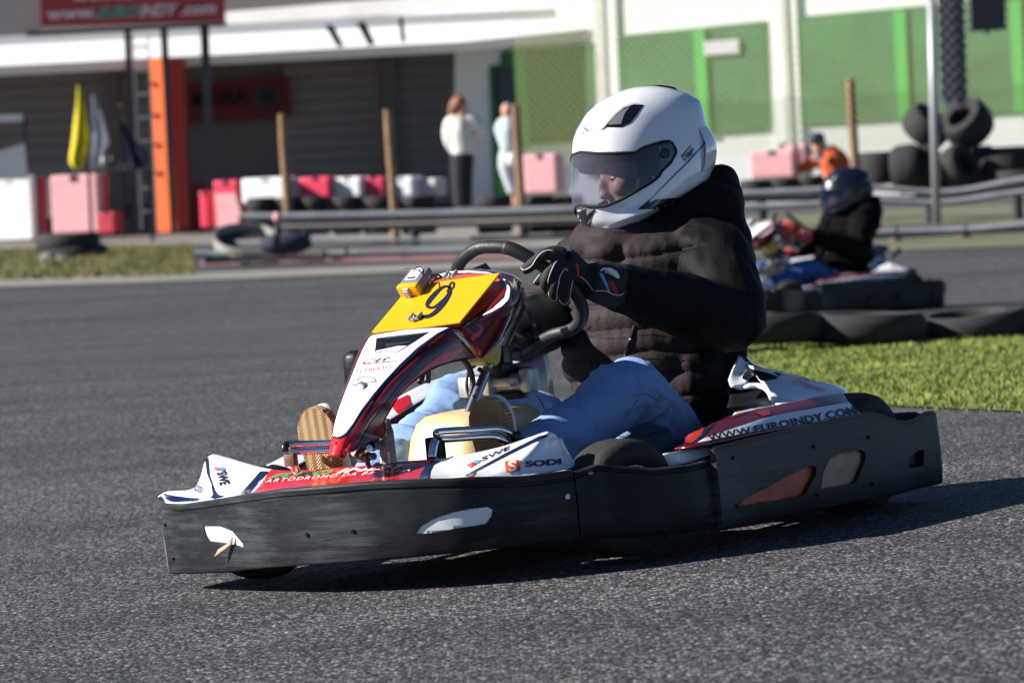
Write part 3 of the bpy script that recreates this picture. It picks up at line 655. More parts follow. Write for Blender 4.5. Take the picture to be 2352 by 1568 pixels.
rl = thing('rail_bench', 'dark grey rail with small clutter holding the marshal flags', 'rail', loc=(WY(200, 400, 72).x, 72, 0))
part(rl, 'beam', up([(64, 384), (350, 370), (350, 388), (64, 402)], 72, .3), mat('dark_grey_beam', (.07, .075, .085), .6))
for x in (80, 200, 340): part(rl, 'leg', up([(x, 390), (x + 7, 390), (x + 14, 560), (x + 7, 560)], 72.1, .08, 0), M1['black'])
for x, m in ((196, 'navyf'), (238, 'pole'), (258, 'black'), (310, 'navyf'), (330, 'whitef')): part(rl, 'bottle', tube([WY(x, 384, 71.9), WY(x, 356, 71.9)], [.05, .035], 8), M1[m], True)
mb = thing('metal_frame', 'black metal frame draped with grey mesh above the white barrier', 'frame', loc=(WY(20, 400, 74).x, 74, 0))
part(mb, 'post', up([(52, 262), (59, 262), (66, 406), (60, 406)], 74, .06), M1['black']); part(mb, 'top_bar', up([(-60, 266), (56, 262), (56, 278), (-60, 284)], 74, .06), M1['mesh_']); part(mb, 'mesh_bag', up([(-60, 348), (0, 346), (56, 330), (64, 412), (30, 412), (-60, 416)], 73.9, .08), M1['mesh_'])
# ---------------------------------------------------------------- people in the background
def figure(name, label, Y, body, cloths, group='onlookers in the background', cx=None):
    rt = thing(name, label, 'person', group, loc=(WY(cx, 500, Y).x, Y, 0)); L_ = Vector(rt.location)
    def mk(lst):
        out = []
        for it in lst:
            if it[0] == 'e': _, p, r, dy = it; out.append(ell(WY(*p, Y + dy) - L_, r, None, 8))
            else:
                _, pts, rad = it; out.append(tube([WY(p[0], p[1], Y + (p[2] if len(p) > 2 else 0)) - L_ for p in pts], rad, 10, sm=4))
        return out
    organic('body', mk(body), MATS_SKIN, rt, .022, 3)
    for nm, lst, m in cloths: organic(nm, mk(lst), m, rt, .022, 3)
    return rt
MATS_SKIN = mat('far_skin', (.55, .30, .22), .6)
k = fk
figure('person', 'woman with long brown hair, white sweater and black trousers standing by the pit wall', 68,
  [('e', k(570, 360), (.085, .10, .12), 0), ('t', [k(560, 400), k(560, 600), k(570, 900)], [.06, .14, .13]), ('t', [k(560, 520), k(440, 560), k(430, 740), k(500, 880)], [.07, .05, .04, .035]), ('t', [k(570, 520), k(690, 540), k(790, 640), k(700, 670)], [.07, .05, .04, .03]),
   ('t', [k(550, 900), k(545, 1180), k(550, 1500), k(560, 1620)], [.10, .07, .05, .04]), ('t', [k(590, 900), k(595, 1180), k(595, 1500), k(610, 1620)], [.10, .07, .05, .04])],
  [('hair', [('e', k(530, 320), (.10, .11, .12), -.01), ('t', [k(510, 310), k(470, 400), k(430, 490)], [.10, .085, .04]), ('t', [k(560, 300), k(600, 360), k(570, 470)], [.06, .05, .03])], mat('chestnut_hair', (.22, .085, .03), .6)),
   ('sweater', [('t', [k(540, 480), k(540, 620), k(560, 800), k(570, 915)], [.10, .17, .16, .15]), ('t', [k(510, 520), k(430, 560), k(415, 740), k(490, 890)], [.11, .10, .085, .06]), ('t', [k(600, 510), k(700, 530), k(770, 620), k(720, 660)], [.10, .10, .085, .05])], mat('cream_sweater', (.70, .70, .62), .9)),
   ('trousers', [('t', [k(560, 900), k(555, 1180), k(560, 1500)], [.17, .15, .12]), ('t', [k(590, 900), k(590, 1180), k(595, 1500)], [.15, .13, .11])], M1['sky_'])], cx=1058)
figure('person', 'person in a pale jacket and white trousers behind a wooden stake by the door', 70,
  [('e', k(1080, 410), (.09, .10, .12), 0), ('t', [k(1080, 450), k(1100, 650), k(1110, 850)], [.06, .15, .13]), ('t', [k(1090, 860), k(1100, 1100), k(1160, 1350), k(1170, 1500)], [.10, .08, .05, .04]), ('t', [k(1110, 860), k(1140, 1100), k(1180, 1350), k(1190, 1500)], [.10, .08, .05, .04]), ('t', [k(1060, 540), k(1000, 640), k(1060, 800)], [.06, .05, .035])],
  [('jacket', [('t', [k(1090, 480), k(1100, 640), k(1120, 860)], [.10, .18, .15]), ('t', [k(1050, 530), k(990, 620), k(1030, 760)], [.09, .08, .06])], mat('pale_aqua_jacket', (.45, .55, .56), .8)), ('trousers', [('t', [k(1090, 880), k(1060, 1050), k(1150, 1350)], [.13, .10, .08]), ('t', [k(1120, 880), k(1130, 1100), k(1180, 1350)], [.12, .09, .08])], mat('light_trousers', (.55, .56, .62), .9)),
   ('bag', [('e', k(1135, 965), (.085, .08, .11), -.15)], M1['plasw']), ('hair', [('e', k(1085, 395), (.10, .11, .11), .03)], mat('grey_hair', (.09, .09, .12), .8))], cx=1165)
k = f3
ph = figure('person', 'photographer with dark cap and orange jacket crouching with a camera at the barrier', 60,
  [('e', k(785, 790), (.10, .11, .13), 0), ('t', [k(800, 830), k(850, 900), k(860, 1010)], [.07, .16, .15]), ('t', [k(850, 860), k(740, 900), k(700, 935), k(790, 860, )], [.07, .05, .045, .04]), ('t', [k(870, 1000), k(760, 1010), k(800, 1120), k(820, 1130)], [.12, .09, .06, .05]), ('t', [k(880, 1000), k(800, 1030), k(860, 1120), k(900, 1130)], [.12, .09, .06, .05])],
  [('jacket', [('t', [k(820, 810), k(860, 880), k(880, 1010)], [.10, .19, .17]), ('t', [k(840, 850), k(745, 890), k(680, 930)], [.10, .08, .06]), ('t', [k(680, 930), k(740, 900), k(790, 850)], [.06, .055, .05]), ('t', [k(900, 850), k(925, 900), k(900, 950)], [.09, .08, .06])], mat('burnt_orange_jacket', (.50, .085, .02), .8)),
   ('cap', [('e', k(775, 755), (.105, .12, .085), 0), ('e', k(750, 775), (.05, .09, .03), -.06)], M1['navyf']), ('trousers', [('t', [k(870, 1000), k(770, 1010), k(800, 1120)], [.14, .11, .08]), ('t', [k(880, 1000), k(810, 1030), k(860, 1120)], [.14, .11, .08])], M1['navyf'])], cx=1900)
cm_ = thing('camera', 'dark camera held at the face of the crouching photographer', 'camera', loc=(WY(1878, 365, 59.8).x, 59.8, 0))
part(cm_, 'camera_body', up([f3(770, 830), f3(810, 828), f3(812, 862), f3(772, 864)], 59.75, .08), M1['black']); q = WY(*f3(788, 850), 59.75); part(cm_, 'lens', lathe([(.001, 0), (.04, 0), (.045, .12), (.03, .12), (.001, .10)], frame(q, (-.4, -1, -.2)), 14), M1['pole'], True)
# ================================================================== materials for the karts and drivers
MATS.update(
 black=mat('black_plastic', (.008, .009, .011), .42, spec=.3, var=.5, vscale=14, bump=.25, bscale=120),
 scuffed=mat('scuffed_black_plastic', (.011, .012, .0145), .38, spec=.2, var=.35, vscale=5, bump=.12, bscale=60, stretch=(1, 1, 3), rvar=.12, detail=9, col2=(.026, .028, .031)),
 satin=mat('satin_black_metal', (.012, .012, .013), .34, spec=.6),
 white=mat('white_gloss_plastic', (.78, .80, .84), .2, var=.05, vscale=5, coat=.5),
 red=mat('red_gloss_plastic', (.62, .018, .022), .2, var=.08, vscale=6, coat=.5),
 darkred=mat('deep_red_and_shade', (.13, .006, .010), .18, coat=.5),
 midred=mat('brick_red_plastic', (.34, .03, .02), .25, coat=.4), navy=mat('navy_trim', (.008, .014, .05), .22, coat=.4),
 yellow=mat('yellow_board', (.74, .37, .003), .38, var=.03, vscale=20),
 orange=mat('orange_plastic', (.75, .09, .02), .3),
 chrome=mat('chrome', (.75, .76, .78), .12, metal=1),
 steel=mat('worn_steel', (.45, .46, .47), .34, metal=1, var=.25, vscale=30),
 alu=mat('cast_aluminium', (.50, .49, .45), .45, metal=.6, var=.2, vscale=40, bump=.2),
 tyre=mat('kart_tyre_rubber', (.026, .025, .024), .72, spec=.3, var=.35, vscale=30, bump=.4, bscale=150),
 cream=mat('cream_tank_plastic', (.60, .45, .23), .42, var=.1, vscale=9),
 yellowcap=mat('yellowed_cap', (.72, .52, .13), .4, var=.15, vscale=20),
 rubber=mat('rubber_grip', (.018, .019, .021), .5, bump=.3, bscale=200),
 grey=mat('grey_casing', (.16, .17, .18), .4),
 rust=mat('rusty_steel', (.16, .07, .04), .7, var=.5, vscale=60, bump=.5),
 ink=mat('dark_print', (.01, .012, .03), .4),
 redink=mat('red_print', (.65, .03, .02), .4), greenink=mat('green_print', (.02, .35, .10), .4),
 blueink=mat('blue_print', (.10, .35, .62), .4), whiteink=mat('white_print', (.8, .8, .8), .4), pinkink=mat('salmon_print', (.75, .16, .12), .4),
 tan=mat('tan_plate', (.42, .27, .16), .5, var=.2, vscale=20), brick=mat('orange_plate', (.55, .10, .035), .5, var=.2, vscale=20),
 clamp=mat('galvanised_strut', (.36, .36, .31), .5, metal=.35, var=.3, vscale=50, bump=.3),
)
M_ = MATS
def add_scuffs(m):
    nt = m.node_tree; n = nt.nodes; L = nt.links.new; b = n['Principled BSDF']; src = b.inputs['Base Color'].links[0].from_socket
    tc = n.new('ShaderNodeTexCoord'); mp = n.new('ShaderNodeMapping'); mp.inputs['Scale'].default_value = (5, 5, 75); L(tc.outputs['Object'], mp.inputs[0])
    nz = n.new('ShaderNodeTexNoise'); nz.inputs['Scale'].default_value = 1.0; nz.inputs['Detail'].default_value = 8; nz.inputs['Roughness'].default_value = .75; L(mp.outputs[0], nz.inputs['Vector'])
    nb = n.new('ShaderNodeTexNoise'); nb.inputs['Scale'].default_value = 4; nb.inputs['Detail'].default_value = 5; L(tc.outputs['Object'], nb.inputs['Vector'])
    mu = n.new('ShaderNodeMath'); mu.operation = 'MULTIPLY'; L(nz.outputs[0], mu.inputs[0]); L(nb.outputs[0], mu.inputs[1])
    mr = n.new('ShaderNodeMapRange'); mr.inputs[1].default_value = .27; mr.inputs[2].default_value = .40; mr.inputs[4].default_value = .85; L(mu.outputs[0], mr.inputs[0])
    mx = n.new('ShaderNodeMix'); mx.data_type = 'RGBA'; mx.inputs[7].default_value = (.060, .063, .070, 1); L(src, mx.inputs[6]); L(mr.outputs[0], mx.inputs[0]); L(mx.outputs[2], b.inputs['Base Color'])
    v = n.new('ShaderNodeTexVoronoi'); v.feature = 'DISTANCE_TO_EDGE'; v.inputs['Scale'].default_value = 9; L(tc.outputs['Object'], v.inputs['Vector'])
add_scuffs(M_['scuffed'])
kart = thing('go_kart', 'red and white rental go kart number 9 cornering in the foreground with yellow board', 'go-kart', 'racing go karts', M=KM)
K, P, uat = KS.K, KS.P, KS.uat
def lin(tab):
    def f(x):
        if x <= tab[0][0]: return tab[0][1]
        for (a, b), (c, d) in zip(tab, tab[1:]):
            if x <= c: return b + (d - b) * (x - a) / (c - a)
        return tab[-1][1]
    return f
# ---------------------------------------------------------------- bumper ring
top_y = lin([(340, 1147), (365, 1149), (411, 1157), (436, 1155), (489, 1147.5), (567, 1135), (660, 1122.5), (754, 1115.5), (861, 1106), (970, 1101), (1048, 1099), (1095, 1095), (1219, 1092), (1318, 1079), (1345, 1077)])
bot_y = lin([(340, 1318), (411, 1318), (505, 1314), (598, 1305), (692, 1299), (816, 1290), (976, 1276), (1100, 1265), (1320, 1240), (1500, 1228), (1660, 1213), (1900, 1165), (2050, 1135), (2100, 1122), (2168, 1108)])
side_y = lin([(1300, 1088), (1345, 1080), (1384, 1066), (1421, 1069), (1514, 1075), (1597, 1067), (1646, 1054), (1662, 1046)])
pod_y = lin([(1640, 1032), (1665, 1027), (1718, 1013), (1840, 986), (1945, 962), (2008, 950), (2036, 955), (2063, 969), (2098, 971), (2112, 962), (2126, 953), (2140, 948), (2150, 948), (2158, 953), (2166, 964)])
def wall(name, plan, ty, by, n, m, th=.03, lip=.022, top_in=.0):
    pl = cr([Vector((a, b, 0)) for a, b in plan], n); rows = []
    for i, p in enumerate(pl):
        t = (pl[min(i + 1, len(pl) - 1)] - pl[max(i - 1, 0)]).normalized(); nn = Vector((t.y, -t.x, 0))
        if nn.dot(p - Vector((-.4, 0, 0))) < 0: nn = -nn
        x = P((p.x, p.y, .13))[0]; ut = uat(p.x, p.y, ty(x)); ub = uat(p.x, p.y, by(x))
        q = lambda o, u: Vector((p.x, p.y, u)) - nn * o
        k_ = th / .03
        rows.append([q(.014 * k_, ub), q(.004 * k_, ub + .003), q(0, ub + .012), q(-.002, ub + (ut - ub) * .25), q(-.003, ub + (ut - ub) * .5), q(-.001, ub + (ut - ub) * .75), q(0, ut - lip - .004), q(.0045, ut - lip), q(.0045, ut - lip + .003), q(.001, ut - lip + .006),
                     q(.001, ut - .006), q(.004 * k_, ut - .0015), q(.010 * k_, ut), q(.022 * k_, ut), q(th, ut - .004), q(th, ub)])
    V, F = gridf(rows, cu=True, cap=True)
    o = obj(name, (V, F), m, kart, auto=35)
    bm = bmesh.new(); bm.from_mesh(o.data)
    if bm.calc_volume(signed=True) < 0: bmesh.ops.reverse_faces(bm, faces=bm.faces); bm.to_mesh(o.data)
    bm.free()
    return o, (V, F)
plan_f = [(-.04, -.655), (.05, -.665), (.13, -.668), (.165, -.658), (.19, -.635), (.29, -.43), (.385, -.215), (.405, -.165), (.42, -.08), (.427, .01), (.42, .11), (.405, .20), (.385, .26), (.335, .35), (.22, .43), (.115, .495)]
bumper, bum_vf = wall('front_bumper', plan_f, top_y, bot_y, 5, M_['scuffed'])
def xat(px, f=None, l=None, u=.13):
    lo, hi = -2., 2.
    g = (lambda t: P((f, t, u))[0] - px) if f is not None else (lambda t: P((t, l, u))[0] - px)
    sg = g(hi) > 0
    for _ in range(40):
        m = (lo + hi) / 2
        if (g(m) > 0) == sg: hi = m
        else: lo = m
    return m
s0 = (.112, .497); s1 = (.02, xat(1420, f=.02)); s2 = (-.09, .648); s3 = (-.20, .672); s4 = (xat(1664, l=.675), .675)
side, side_vf = wall('side_bumper', [s0, ((s0[0] + s1[0]) / 2, (s0[1] + s1[1]) / 2), s1, s2, s3, s4], side_y, bot_y, 6, M_['scuffed'], lip=.012)
p0f, p9f = xat(1652, l=.69), xat(2163, l=.69)
podw, pod_vf = wall('side_bumper', [(p0f, .689), (-.5, .691), (-.7, .692), (-1.0, .694), (p9f + .03, .694)], pod_y, bot_y, 10, M_['scuffed'], th=.014, lip=.0)
wall('rear_bumper', [(p9f + .032, .6935), (p9f + .012, .690), (p9f - .008, .672), (p9f - .022, .64), (p9f - .05, .55), (p9f - .06, .40), (p9f - .065, 0), (p9f - .06, -.4), (p9f - .05, -.55), (p9f - .035, -.64)], pod_y, bot_y, 4, M_['scuffed'], th=.014, lip=.0)
tree_bump = bvh(bum_vf); tree_pod = bvh(pod_vf)
# right-hand twin of the side wall, seen only past the driver
V = [Vector((v.x, -v.y, v.z)) for v in pod_vf[0] if True]
def wall_r():
    rows = []
    for f in (.05, -.3, -.7, -1.1, -1.38):
        rows.append([Vector((f, -.66, .05)), Vector((f, -.69, .06)), Vector((f, -.69, .20)), Vector((f, -.67, .215)), Vector((f, -.64, .2)), Vector((f, -.64, .05))])
    return gridf(rows, cu=True, cap=True)
obj('side_bumper', wall_r(), M_['scuffed'], kart, auto=35)
def prism(poly, tree, depth=.05):
    """cutter following the wall: outline cast on it, pushed out and in"""
    pts = [cast(KS, tree, p, 0) for p in poly]
    n = (pts[1] - pts[0]).cross(pts[2] - pts[1]).normalized()
    c = sum(pts, Vector()) / len(pts)
    v0 = (KS.o - c).normalized()
    if n.dot(v0) < 0: n = -n
    return gridf([[p + n * depth for p in pts], [p - n * depth for p in pts]], cu=True, cap=True), pts, n
def opening(o, tree, poly, plate_mat, depth=.012, pname='panel_insert', poly2=None):
    cv, pts, n = prism(poly, tree); cut(o, [cv]); o.data.set_sharp_from_angle(angle=R(28))
    back = decal(pname, [poly2 or [(x, y) for x, y in poly]], tree, plate_mat, kart, off=-depth)
    # widen a little so that the plate runs behind the edge
    c = sum((v.co for v in back.data.vertices), Vector()) / len(back.data.vertices)
    for v in back.data.vertices: v.co = c + (v.co - c) * 1.16
    s = back.modifiers.new('thickness', 'SOLIDIFY'); s.thickness = .003
    return back
def smoothp(pts, n=4, closed=True):
    return [(v.x, v.y) for v in cr([Vector((x, y, 0)) for x, y in pts], n, closed)]
opening(bumper, tree_bump, fr(fa, [(575, 925), (690, 925), (790, 965), (870, 1060), (875, 1110), (840, 1075), (760, 1058), (620, 1040), (590, 985)]), M_['white'], .007)
opening(bumper, tree_bump, fr(fb, [(303, 1168), (340, 1115), (430, 1060), (560, 1015), (700, 985), (830, 972), (868, 992), (858, 1040), (820, 1096), (600, 1130), (400, 1168)]), M_['white'], .007)
opening(podw, tree_pod, fr(fc, [(605, 1180), (620, 1150), (760, 1080), (900, 1000), (1060, 925), (1100, 935), (1095, 990), (1030, 1110), (980, 1135), (640, 1190)]), M_['brick'], .016)
opening(podw, tree_pod, fr(fc, [(1130, 1085), (1150, 960), (1190, 880), (1250, 850), (1390, 822), (1425, 840), (1420, 900), (1370, 1025), (1340, 1045)]), M_['tan'], .016)
opening(podw, tree_pod, fr(fc, [(1705, 925), (1720, 870), (1765, 830), (1810, 822), (1808, 925), (1715, 945)]), M_['black'], .02)
# torn flap over the left slot, seams and bolts
tp = [cast(KS, tree_bump, fa(*p), o) for p, o in [((800, 1000), .003), ((806, 1060), .006), ((760, 1110), .02), ((728, 1138), .026), ((742, 1090), .02), ((775, 1055), .008)]]
fl = obj('torn_flap', (tp, [tuple(range(len(tp)))]), M_['tan'], kart); fl.modifiers.new('t', 'SOLIDIFY').thickness = .002
def bolt(p, tree, r=.006, m='steel', name='bolt', h=.003):
    q = cast(KS, tree, p, .001); d = KS.d(*p)
    if q is None: print('BOLT MISS', p); return
    n = tree.ray_cast(KS.o, d)[1]; n = n if n.dot(d) < 0 else -n
    return obj(name, lathe([(r, 0), (r, h * .6), (r * .8, h), (r * .45, h), (r * .4, h * .5), (.0005, h * .5)], frame(q, n), 16), M_[m], kart, auto=40)
bolt((1303, 1140), bvh(bum_vf, side_vf), .0072)
for p in fr(fa, [(1345, 990), (1683, 965)]) + fr(fa, [(300, 915), (360, 1165), (290, 1160)]): bolt(p, tree_bump, .0055, 'black')
for p in fr(fc, [(1080, 800), (1443, 742), (1470, 1050), (1105, 1120), (575, 1195), (548, 875)]): bolt(p, tree_pod, .005, 'black')
bolt(fb(1588, 722), bvh(side_vf), .007)
# seam ridge at the right-hand corner of the bumper, and scuffs
decal('seam', [fr(fa, [(233, 770), (245, 770), (300, 1050), (330, 1275), (318, 1275), (285, 1040)])], tree_bump, mat('seam_wear', (.10, .10, .11), .5), kart, off=.0008)

# ---------------------------------------------------------------- nose fairing over the bumper
cols = [(fa(243, 737), fa(243, 712), .17), (fa(350, 750), fa(300, 689), .165), (fa(480, 747), fa(465, 675), .16), (fa(580, 738), fa(545, 597), .15), (fa(655, 730), fa(604, 428), .15),
        (fa(760, 714), fa(720, 440), .14), (fa(830, 705), fa(880, 488), .15), (fa(905, 695), fa(1060, 529), .185), (fa(1200, 655), fa(1250, 537), .2), (fa(1500, 632), fa(1500, 519), .22),
        (fa(1850, 614), fa(1850, 496), .22), (fb(0, 786), fb(0, 668), .21), (fb(322, 774), fb(432, 636), .18), (fb(560, 768), fb(560, 622), .16), (fb(700, 758), fb(900, 550), .12), (fb(840, 750), fb(1150, 466), .10),
        (fb(950, 748), fb(1262, 438), .09), (fb(1120, 743), fb(1330, 505), .06), (fb(1300, 722), fb(1400, 612), .035), (fb(1470, 694), fb(1466, 676), .02)]
rows = []
for lo, up, fu in cols:
    # foot of the column stands on the bumper's top edge
    best = min(((P((v.x, v.y, .13))[0] - lo[0]) ** 2, i) for i, v in enumerate(cr([Vector((a, b, 0)) for a, b in plan_f], 12)) if v.x > (.16 if v.y < 0 else -.1))[1]
    pl = cr([Vector((a, b, 0)) for a, b in plan_f], 12)[best]
    c = Vector((-.1, 0, 0)); ins = (c - pl).normalized() * .012
    f, l = pl.x + ins.x, pl.y + ins.y; L = Vector((f, l, uat(f, l, lo[1]))); U = K(up, 'f', fu)
    r = []
    for t in (0, .12, .3, .5, .7, .86, 1):
        q = L.lerp(U, t); sag = math.sin(math.pi * t) * .012
        r.append(q + Vector((.25, 0, -1)) * sag * (1 if (U - L).length > .06 else .3))
    e = U + Vector((-.02, 0, .004)); r += [e, U + Vector((-.045, 0, -.02)), U + Vector((-.05, 0, -.07))]
    rows.append(r)
fair_vf = patch(rows, 3, 4)
fairing = sheet('nose_fairing', fair_vf, [M_['white'], M_['red']], kart, .005, ref=(-.2, 0, -.2))
_w = 3 * (len(rows[0]) - 1); fairing.data.polygons.foreach_set('material_index', [1 if 7 * 4 <= (i // _w) < 12 * 4 else 0 for i in range(len(fairing.data.polygons))])
tf = bvh(fair_vf)
decal('navy_stripe', [fr(fb, [(430, 636), (490, 632), (430, 665), (405, 715), (395, 772), (320, 776), (340, 726), (375, 676)]),
                      fr(fa, [(1000, 528), (1062, 528), (905, 698), (850, 700)]),
                      fr(fa, [(595, 432), (615, 425), (628, 560), (668, 670), (690, 700), (740, 712), (640, 734), (570, 742), (630, 725), (652, 700), (640, 620), (608, 540)])], tf, M_['navy'], kart, off=.0018, step=5)
decal('navy_stripe', [fr(fb, [(1215, 452), (1262, 440), (1275, 450), (1000, 585), (745, 715), (735, 742), (690, 758), (640, 762), (700, 725), (980, 570)]),
                      fr(fa, [(246, 716), (300, 692), (360, 706), (470, 722), (560, 726), (520, 746), (350, 752), (260, 742)]),
                      fr(fb, [(750, 735), (900, 748), (1150, 740), (1470, 682), (1470, 700), (1150, 752), (900, 762), (740, 755)])], tf, M_['navy'], kart, off=.0018, step=5)
lettering('lettering', 'EURO', fr(fa, [(1050, 590), (1520, 556), (1540, 524), (1100, 556)]), tf, M_['greenink'], kart, off=.0045, shear=.3, bold=.03)
lettering('lettering', 'INDY', fr(fa, [(1560, 552), (2100, 508), (2170, 474), (1580, 520)]), tf, M_['whiteink'], kart, off=.0045, shear=.3, bold=.03)
lettering('lettering', 'KARTODROMO DA BATALHA', fr(fa, [(985, 625), (2100, 535), (2120, 513), (1000, 600)]), tf, M_['whiteink'], kart, off=.0045, space=1.25, shear=.2)
lettering('lettering', 'SODI', fr(fb, [(1108, 685), (1372, 660), (1368, 615), (1102, 637)]), tf, M_['ink'], kart, bold=.04, off=.003)
decal('logo', [fr(fb, [(958, 640), (1065, 628), (1072, 708), (968, 724)])], tf, M_['orange'], kart, off=.002)
lettering('lettering', 'S', fr(fb, [(985, 716), (1042, 708), (1045, 636), (982, 645)]), tf, M_['whiteink'], kart, off=.003, bold=.02)
lettering('lettering', 'SWE', fr(fb, [(790, 640), (1010, 545), (1000, 520), (775, 615)]), tf, M_['ink'], kart, shear=.2, bold=.02)
decal('logo', [fr(fb, [(725, 650), (740, 630), (790, 628), (760, 655)])], tf, M_['blueink'], kart, off=.002)
decal('logo', [fr(fb, [(700, 660), (720, 645), (755, 652), (730, 672)])], tf, M_['redink'], kart, off=.002)
decal('logo', [fr(fb, [(675, 668), (698, 655), (725, 672), (705, 688)])], tf, M_['pinkink'], kart, off=.002)
lettering('lettering', 'SWE', fr(fa, [(676, 540), (700, 634), (775, 618), (745, 522)]), tf, M_['ink'], kart, bold=.02)
decal('logo', [fr(fa, [(660, 498), (690, 499), (706, 522), (668, 520)])], tf, M_['pinkink'], kart, off=.002)
decal('logo', [fr(fa, [(700, 500), (736, 501), (740, 522), (706, 522)])], tf, M_['blueink'], kart, off=.002)
lettering('lettering', 'SODI', fr(fa, [(505, 668), (572, 690), (584, 642), (520, 622)]), tf, M_['ink'], kart, off=.0035, bold=.02)

# ---------------------------------------------------------------- steering fairing (tall nose cone)
st = [((32, 1408), (140, 1404), (262, 1350), .018), ((48, 1300), (186, 1262), (420, 1262), .022), ((80, 1165), (228, 1172), (552, 1222), .025), ((118, 1010), (335, 1005), (540, 1090), .034), ((162, 865), (450, 850), (590, 985), .046),
      ((212, 740), (560, 715), (680, 845), .055), ((268, 595), (690, 590), (800, 732), .066), ((328, 450), (830, 462), (960, 627), .08), ((385, 345), (970, 365), (1130, 562), .091), ((425, 300), (1115, 252), (1370, 522), .105)]
rows, srow, lrow = [], [], []
for Lp, Rp, Sp, wd in st:
    mid = ((Lp[0] + Rp[0]) / 2, (Lp[1] + Rp[1]) / 2); c = K(ff(*mid), 'l', 0)
    a = K(ff(*Lp), 'l', -wd); b = K(ff(*Rp), 'l', wd)
    s = K(ff(*Sp), 'l', wd + .02)
    n = Vector((.6, 0, .5)).normalized() * .006
    rows.append([a + Vector((-.07, -.012, -.05)) * min(1, .04 + len(rows) * .25), a + Vector((-.006, -.002, -.004)), a, a.lerp(b, .25) + n, a.lerp(b, .5) + n * 1.3, a.lerp(b, .75) + n, b, b + Vector((-.006, .002, -.004)), b.lerp(s, .33) + Vector((.008, .004, .004)), b.lerp(s, .66) + Vector((.004, .003, .002)), s])
nose_vf = patch(rows, 3, 5)
nose = sheet('steering_fairing', nose_vf, M_['darkred'], kart, .005)
tn = bvh(nose_vf)
vent = fr(ff, [(462, 348), (520, 340), (940, 290), (800, 382), (652, 470), (520, 468), (448, 482)])
decal('white_panel', [fr(ff, [(75, 1215), (88, 1120), (125, 990), (170, 860), (222, 725), (278, 590), (338, 450), (390, 345), (430, 318), (700, 275), (960, 255), (1110, 250), (1010, 300), (830, 430), (680, 570), (540, 720), (430, 850), (320, 995), (250, 1110), (190, 1190), (150, 1218), (110, 1228)])], tn, M_['white'], kart, off=.0016, step=5)
decal('navy_stripe', [fr(ff, [(75, 1215), (110, 1228), (150, 1218), (190, 1190), (250, 1110), (320, 995), (430, 850), (540, 720), (680, 570), (830, 430), (1010, 300), (1110, 250), (1140, 250), (1010, 322), (845, 450), (700, 588), (560, 735), (448, 868), (338, 1012), (262, 1125), (205, 1205), (150, 1240), (100, 1245)]),
                      fr(ff, [(235, 1360), (262, 1352), (330, 1240), (400, 1110), (520, 950), (640, 790), (760, 650), (900, 500), (1050, 400), (1190, 350), (1290, 352), (1310, 380), (1200, 372), (1060, 425), (930, 530), (790, 680), (670, 820), (560, 965), (440, 1130), (350, 1290), (300, 1345), (285, 1378)])], tn, M_['navy'], kart, off=.002, step=6)
decal('red_panel', [fr(ff, [(42, 1392), (54, 1300), (74, 1228), (100, 1248), (150, 1244), (208, 1210), (262, 1130), (300, 1070), (420, 900), (440, 915), (360, 1040), (290, 1200), (236, 1322), (212, 1368), (140, 1390)]),
                    fr(ff, [(1130, 545), (940, 600), (790, 710), (670, 835), (580, 960), (560, 975), (600, 900), (700, 780), (800, 690), (900, 590), (1050, 480), (1130, 460), (1250, 420)])], tn, M_['red'], kart, off=.0017, step=6)
decal('air_vent', [vent], tn, M_['black'], kart, off=.002, step=6)
decal('vent_slat', [fr(ff, [(545, 400), (760, 378), (780, 388), (640, 415), (548, 430)]), fr(ff, [(490, 352), (900, 300), (930, 296), (880, 318), (560, 358)])], tn, M_['steel'], kart, off=.0032, step=6)
decal('vent_slat', [fr(ff, [(500, 455), (660, 420), (740, 420), (655, 468), (520, 466), (450, 480), (465, 462)])], tn, M_['white'], kart, off=.0032, step=6)
lettering('lettering', 'FERBERTO', fr(ff, [(282, 662), (590, 618), (602, 590), (296, 630)]), tn, M_['redink'], kart)
lettering('lettering', 'CAR', fr(ff, [(330, 580), (545, 552), (598, 512), (380, 532)]), tn, M_['ink'], kart, shear=.5, bold=.01)
lettering('lettering', 'team', fr(ff, [(480, 572), (640, 560), (650, 545), (500, 555)]), tn, M_['ink'], kart, shear=.4)
decal('red_panel', [fr(ff, [(335, 582), (480, 562), (470, 572), (340, 586)])], tn, M_['redink'], kart, off=.002, step=4)
def ring2(c, r1, r2, a0, a1, n=18):
    o = [(c[0] + r1 * math.cos(a0 + (a1 - a0) * i / n), c[1] - r1 * .55 * math.sin(a0 + (a1 - a0) * i / n)) for i in range(n + 1)]
    return o + [(c[0] + r2 * math.cos(a0 + (a1 - a0) * i / n), c[1] - r2 * .55 * math.sin(a0 + (a1 - a0) * i / n)) for i in reversed(range(n + 1))]
decal('emblem', [fr(ff, ring2((375, 735), 88, 78, .1, 3.0)), fr(ff, ring2((375, 708), 22, 17, 0, 6.2)), fr(ff, [(245, 765), (470, 728), (470, 735), (245, 772)])], tn, M_['ink'], kart, off=.002, step=4)
q = cast(KS, tn, ff(320, 790), .002)
obj('screw', lathe([(.0155, 0), (.0155, .001), (.013, .0026), (.004, .0034), (.0005, .0034)], frame(q, (.85, 0, .5)), 24), M_['steel'], kart, auto=50)
obj('screw', lathe([(.004, 0), (.003, .002), (.0005, .0022)], frame(cast(KS, tn, ff(100, 1285), .001), (.85, 0, .5)), 12), M_['black'], kart)

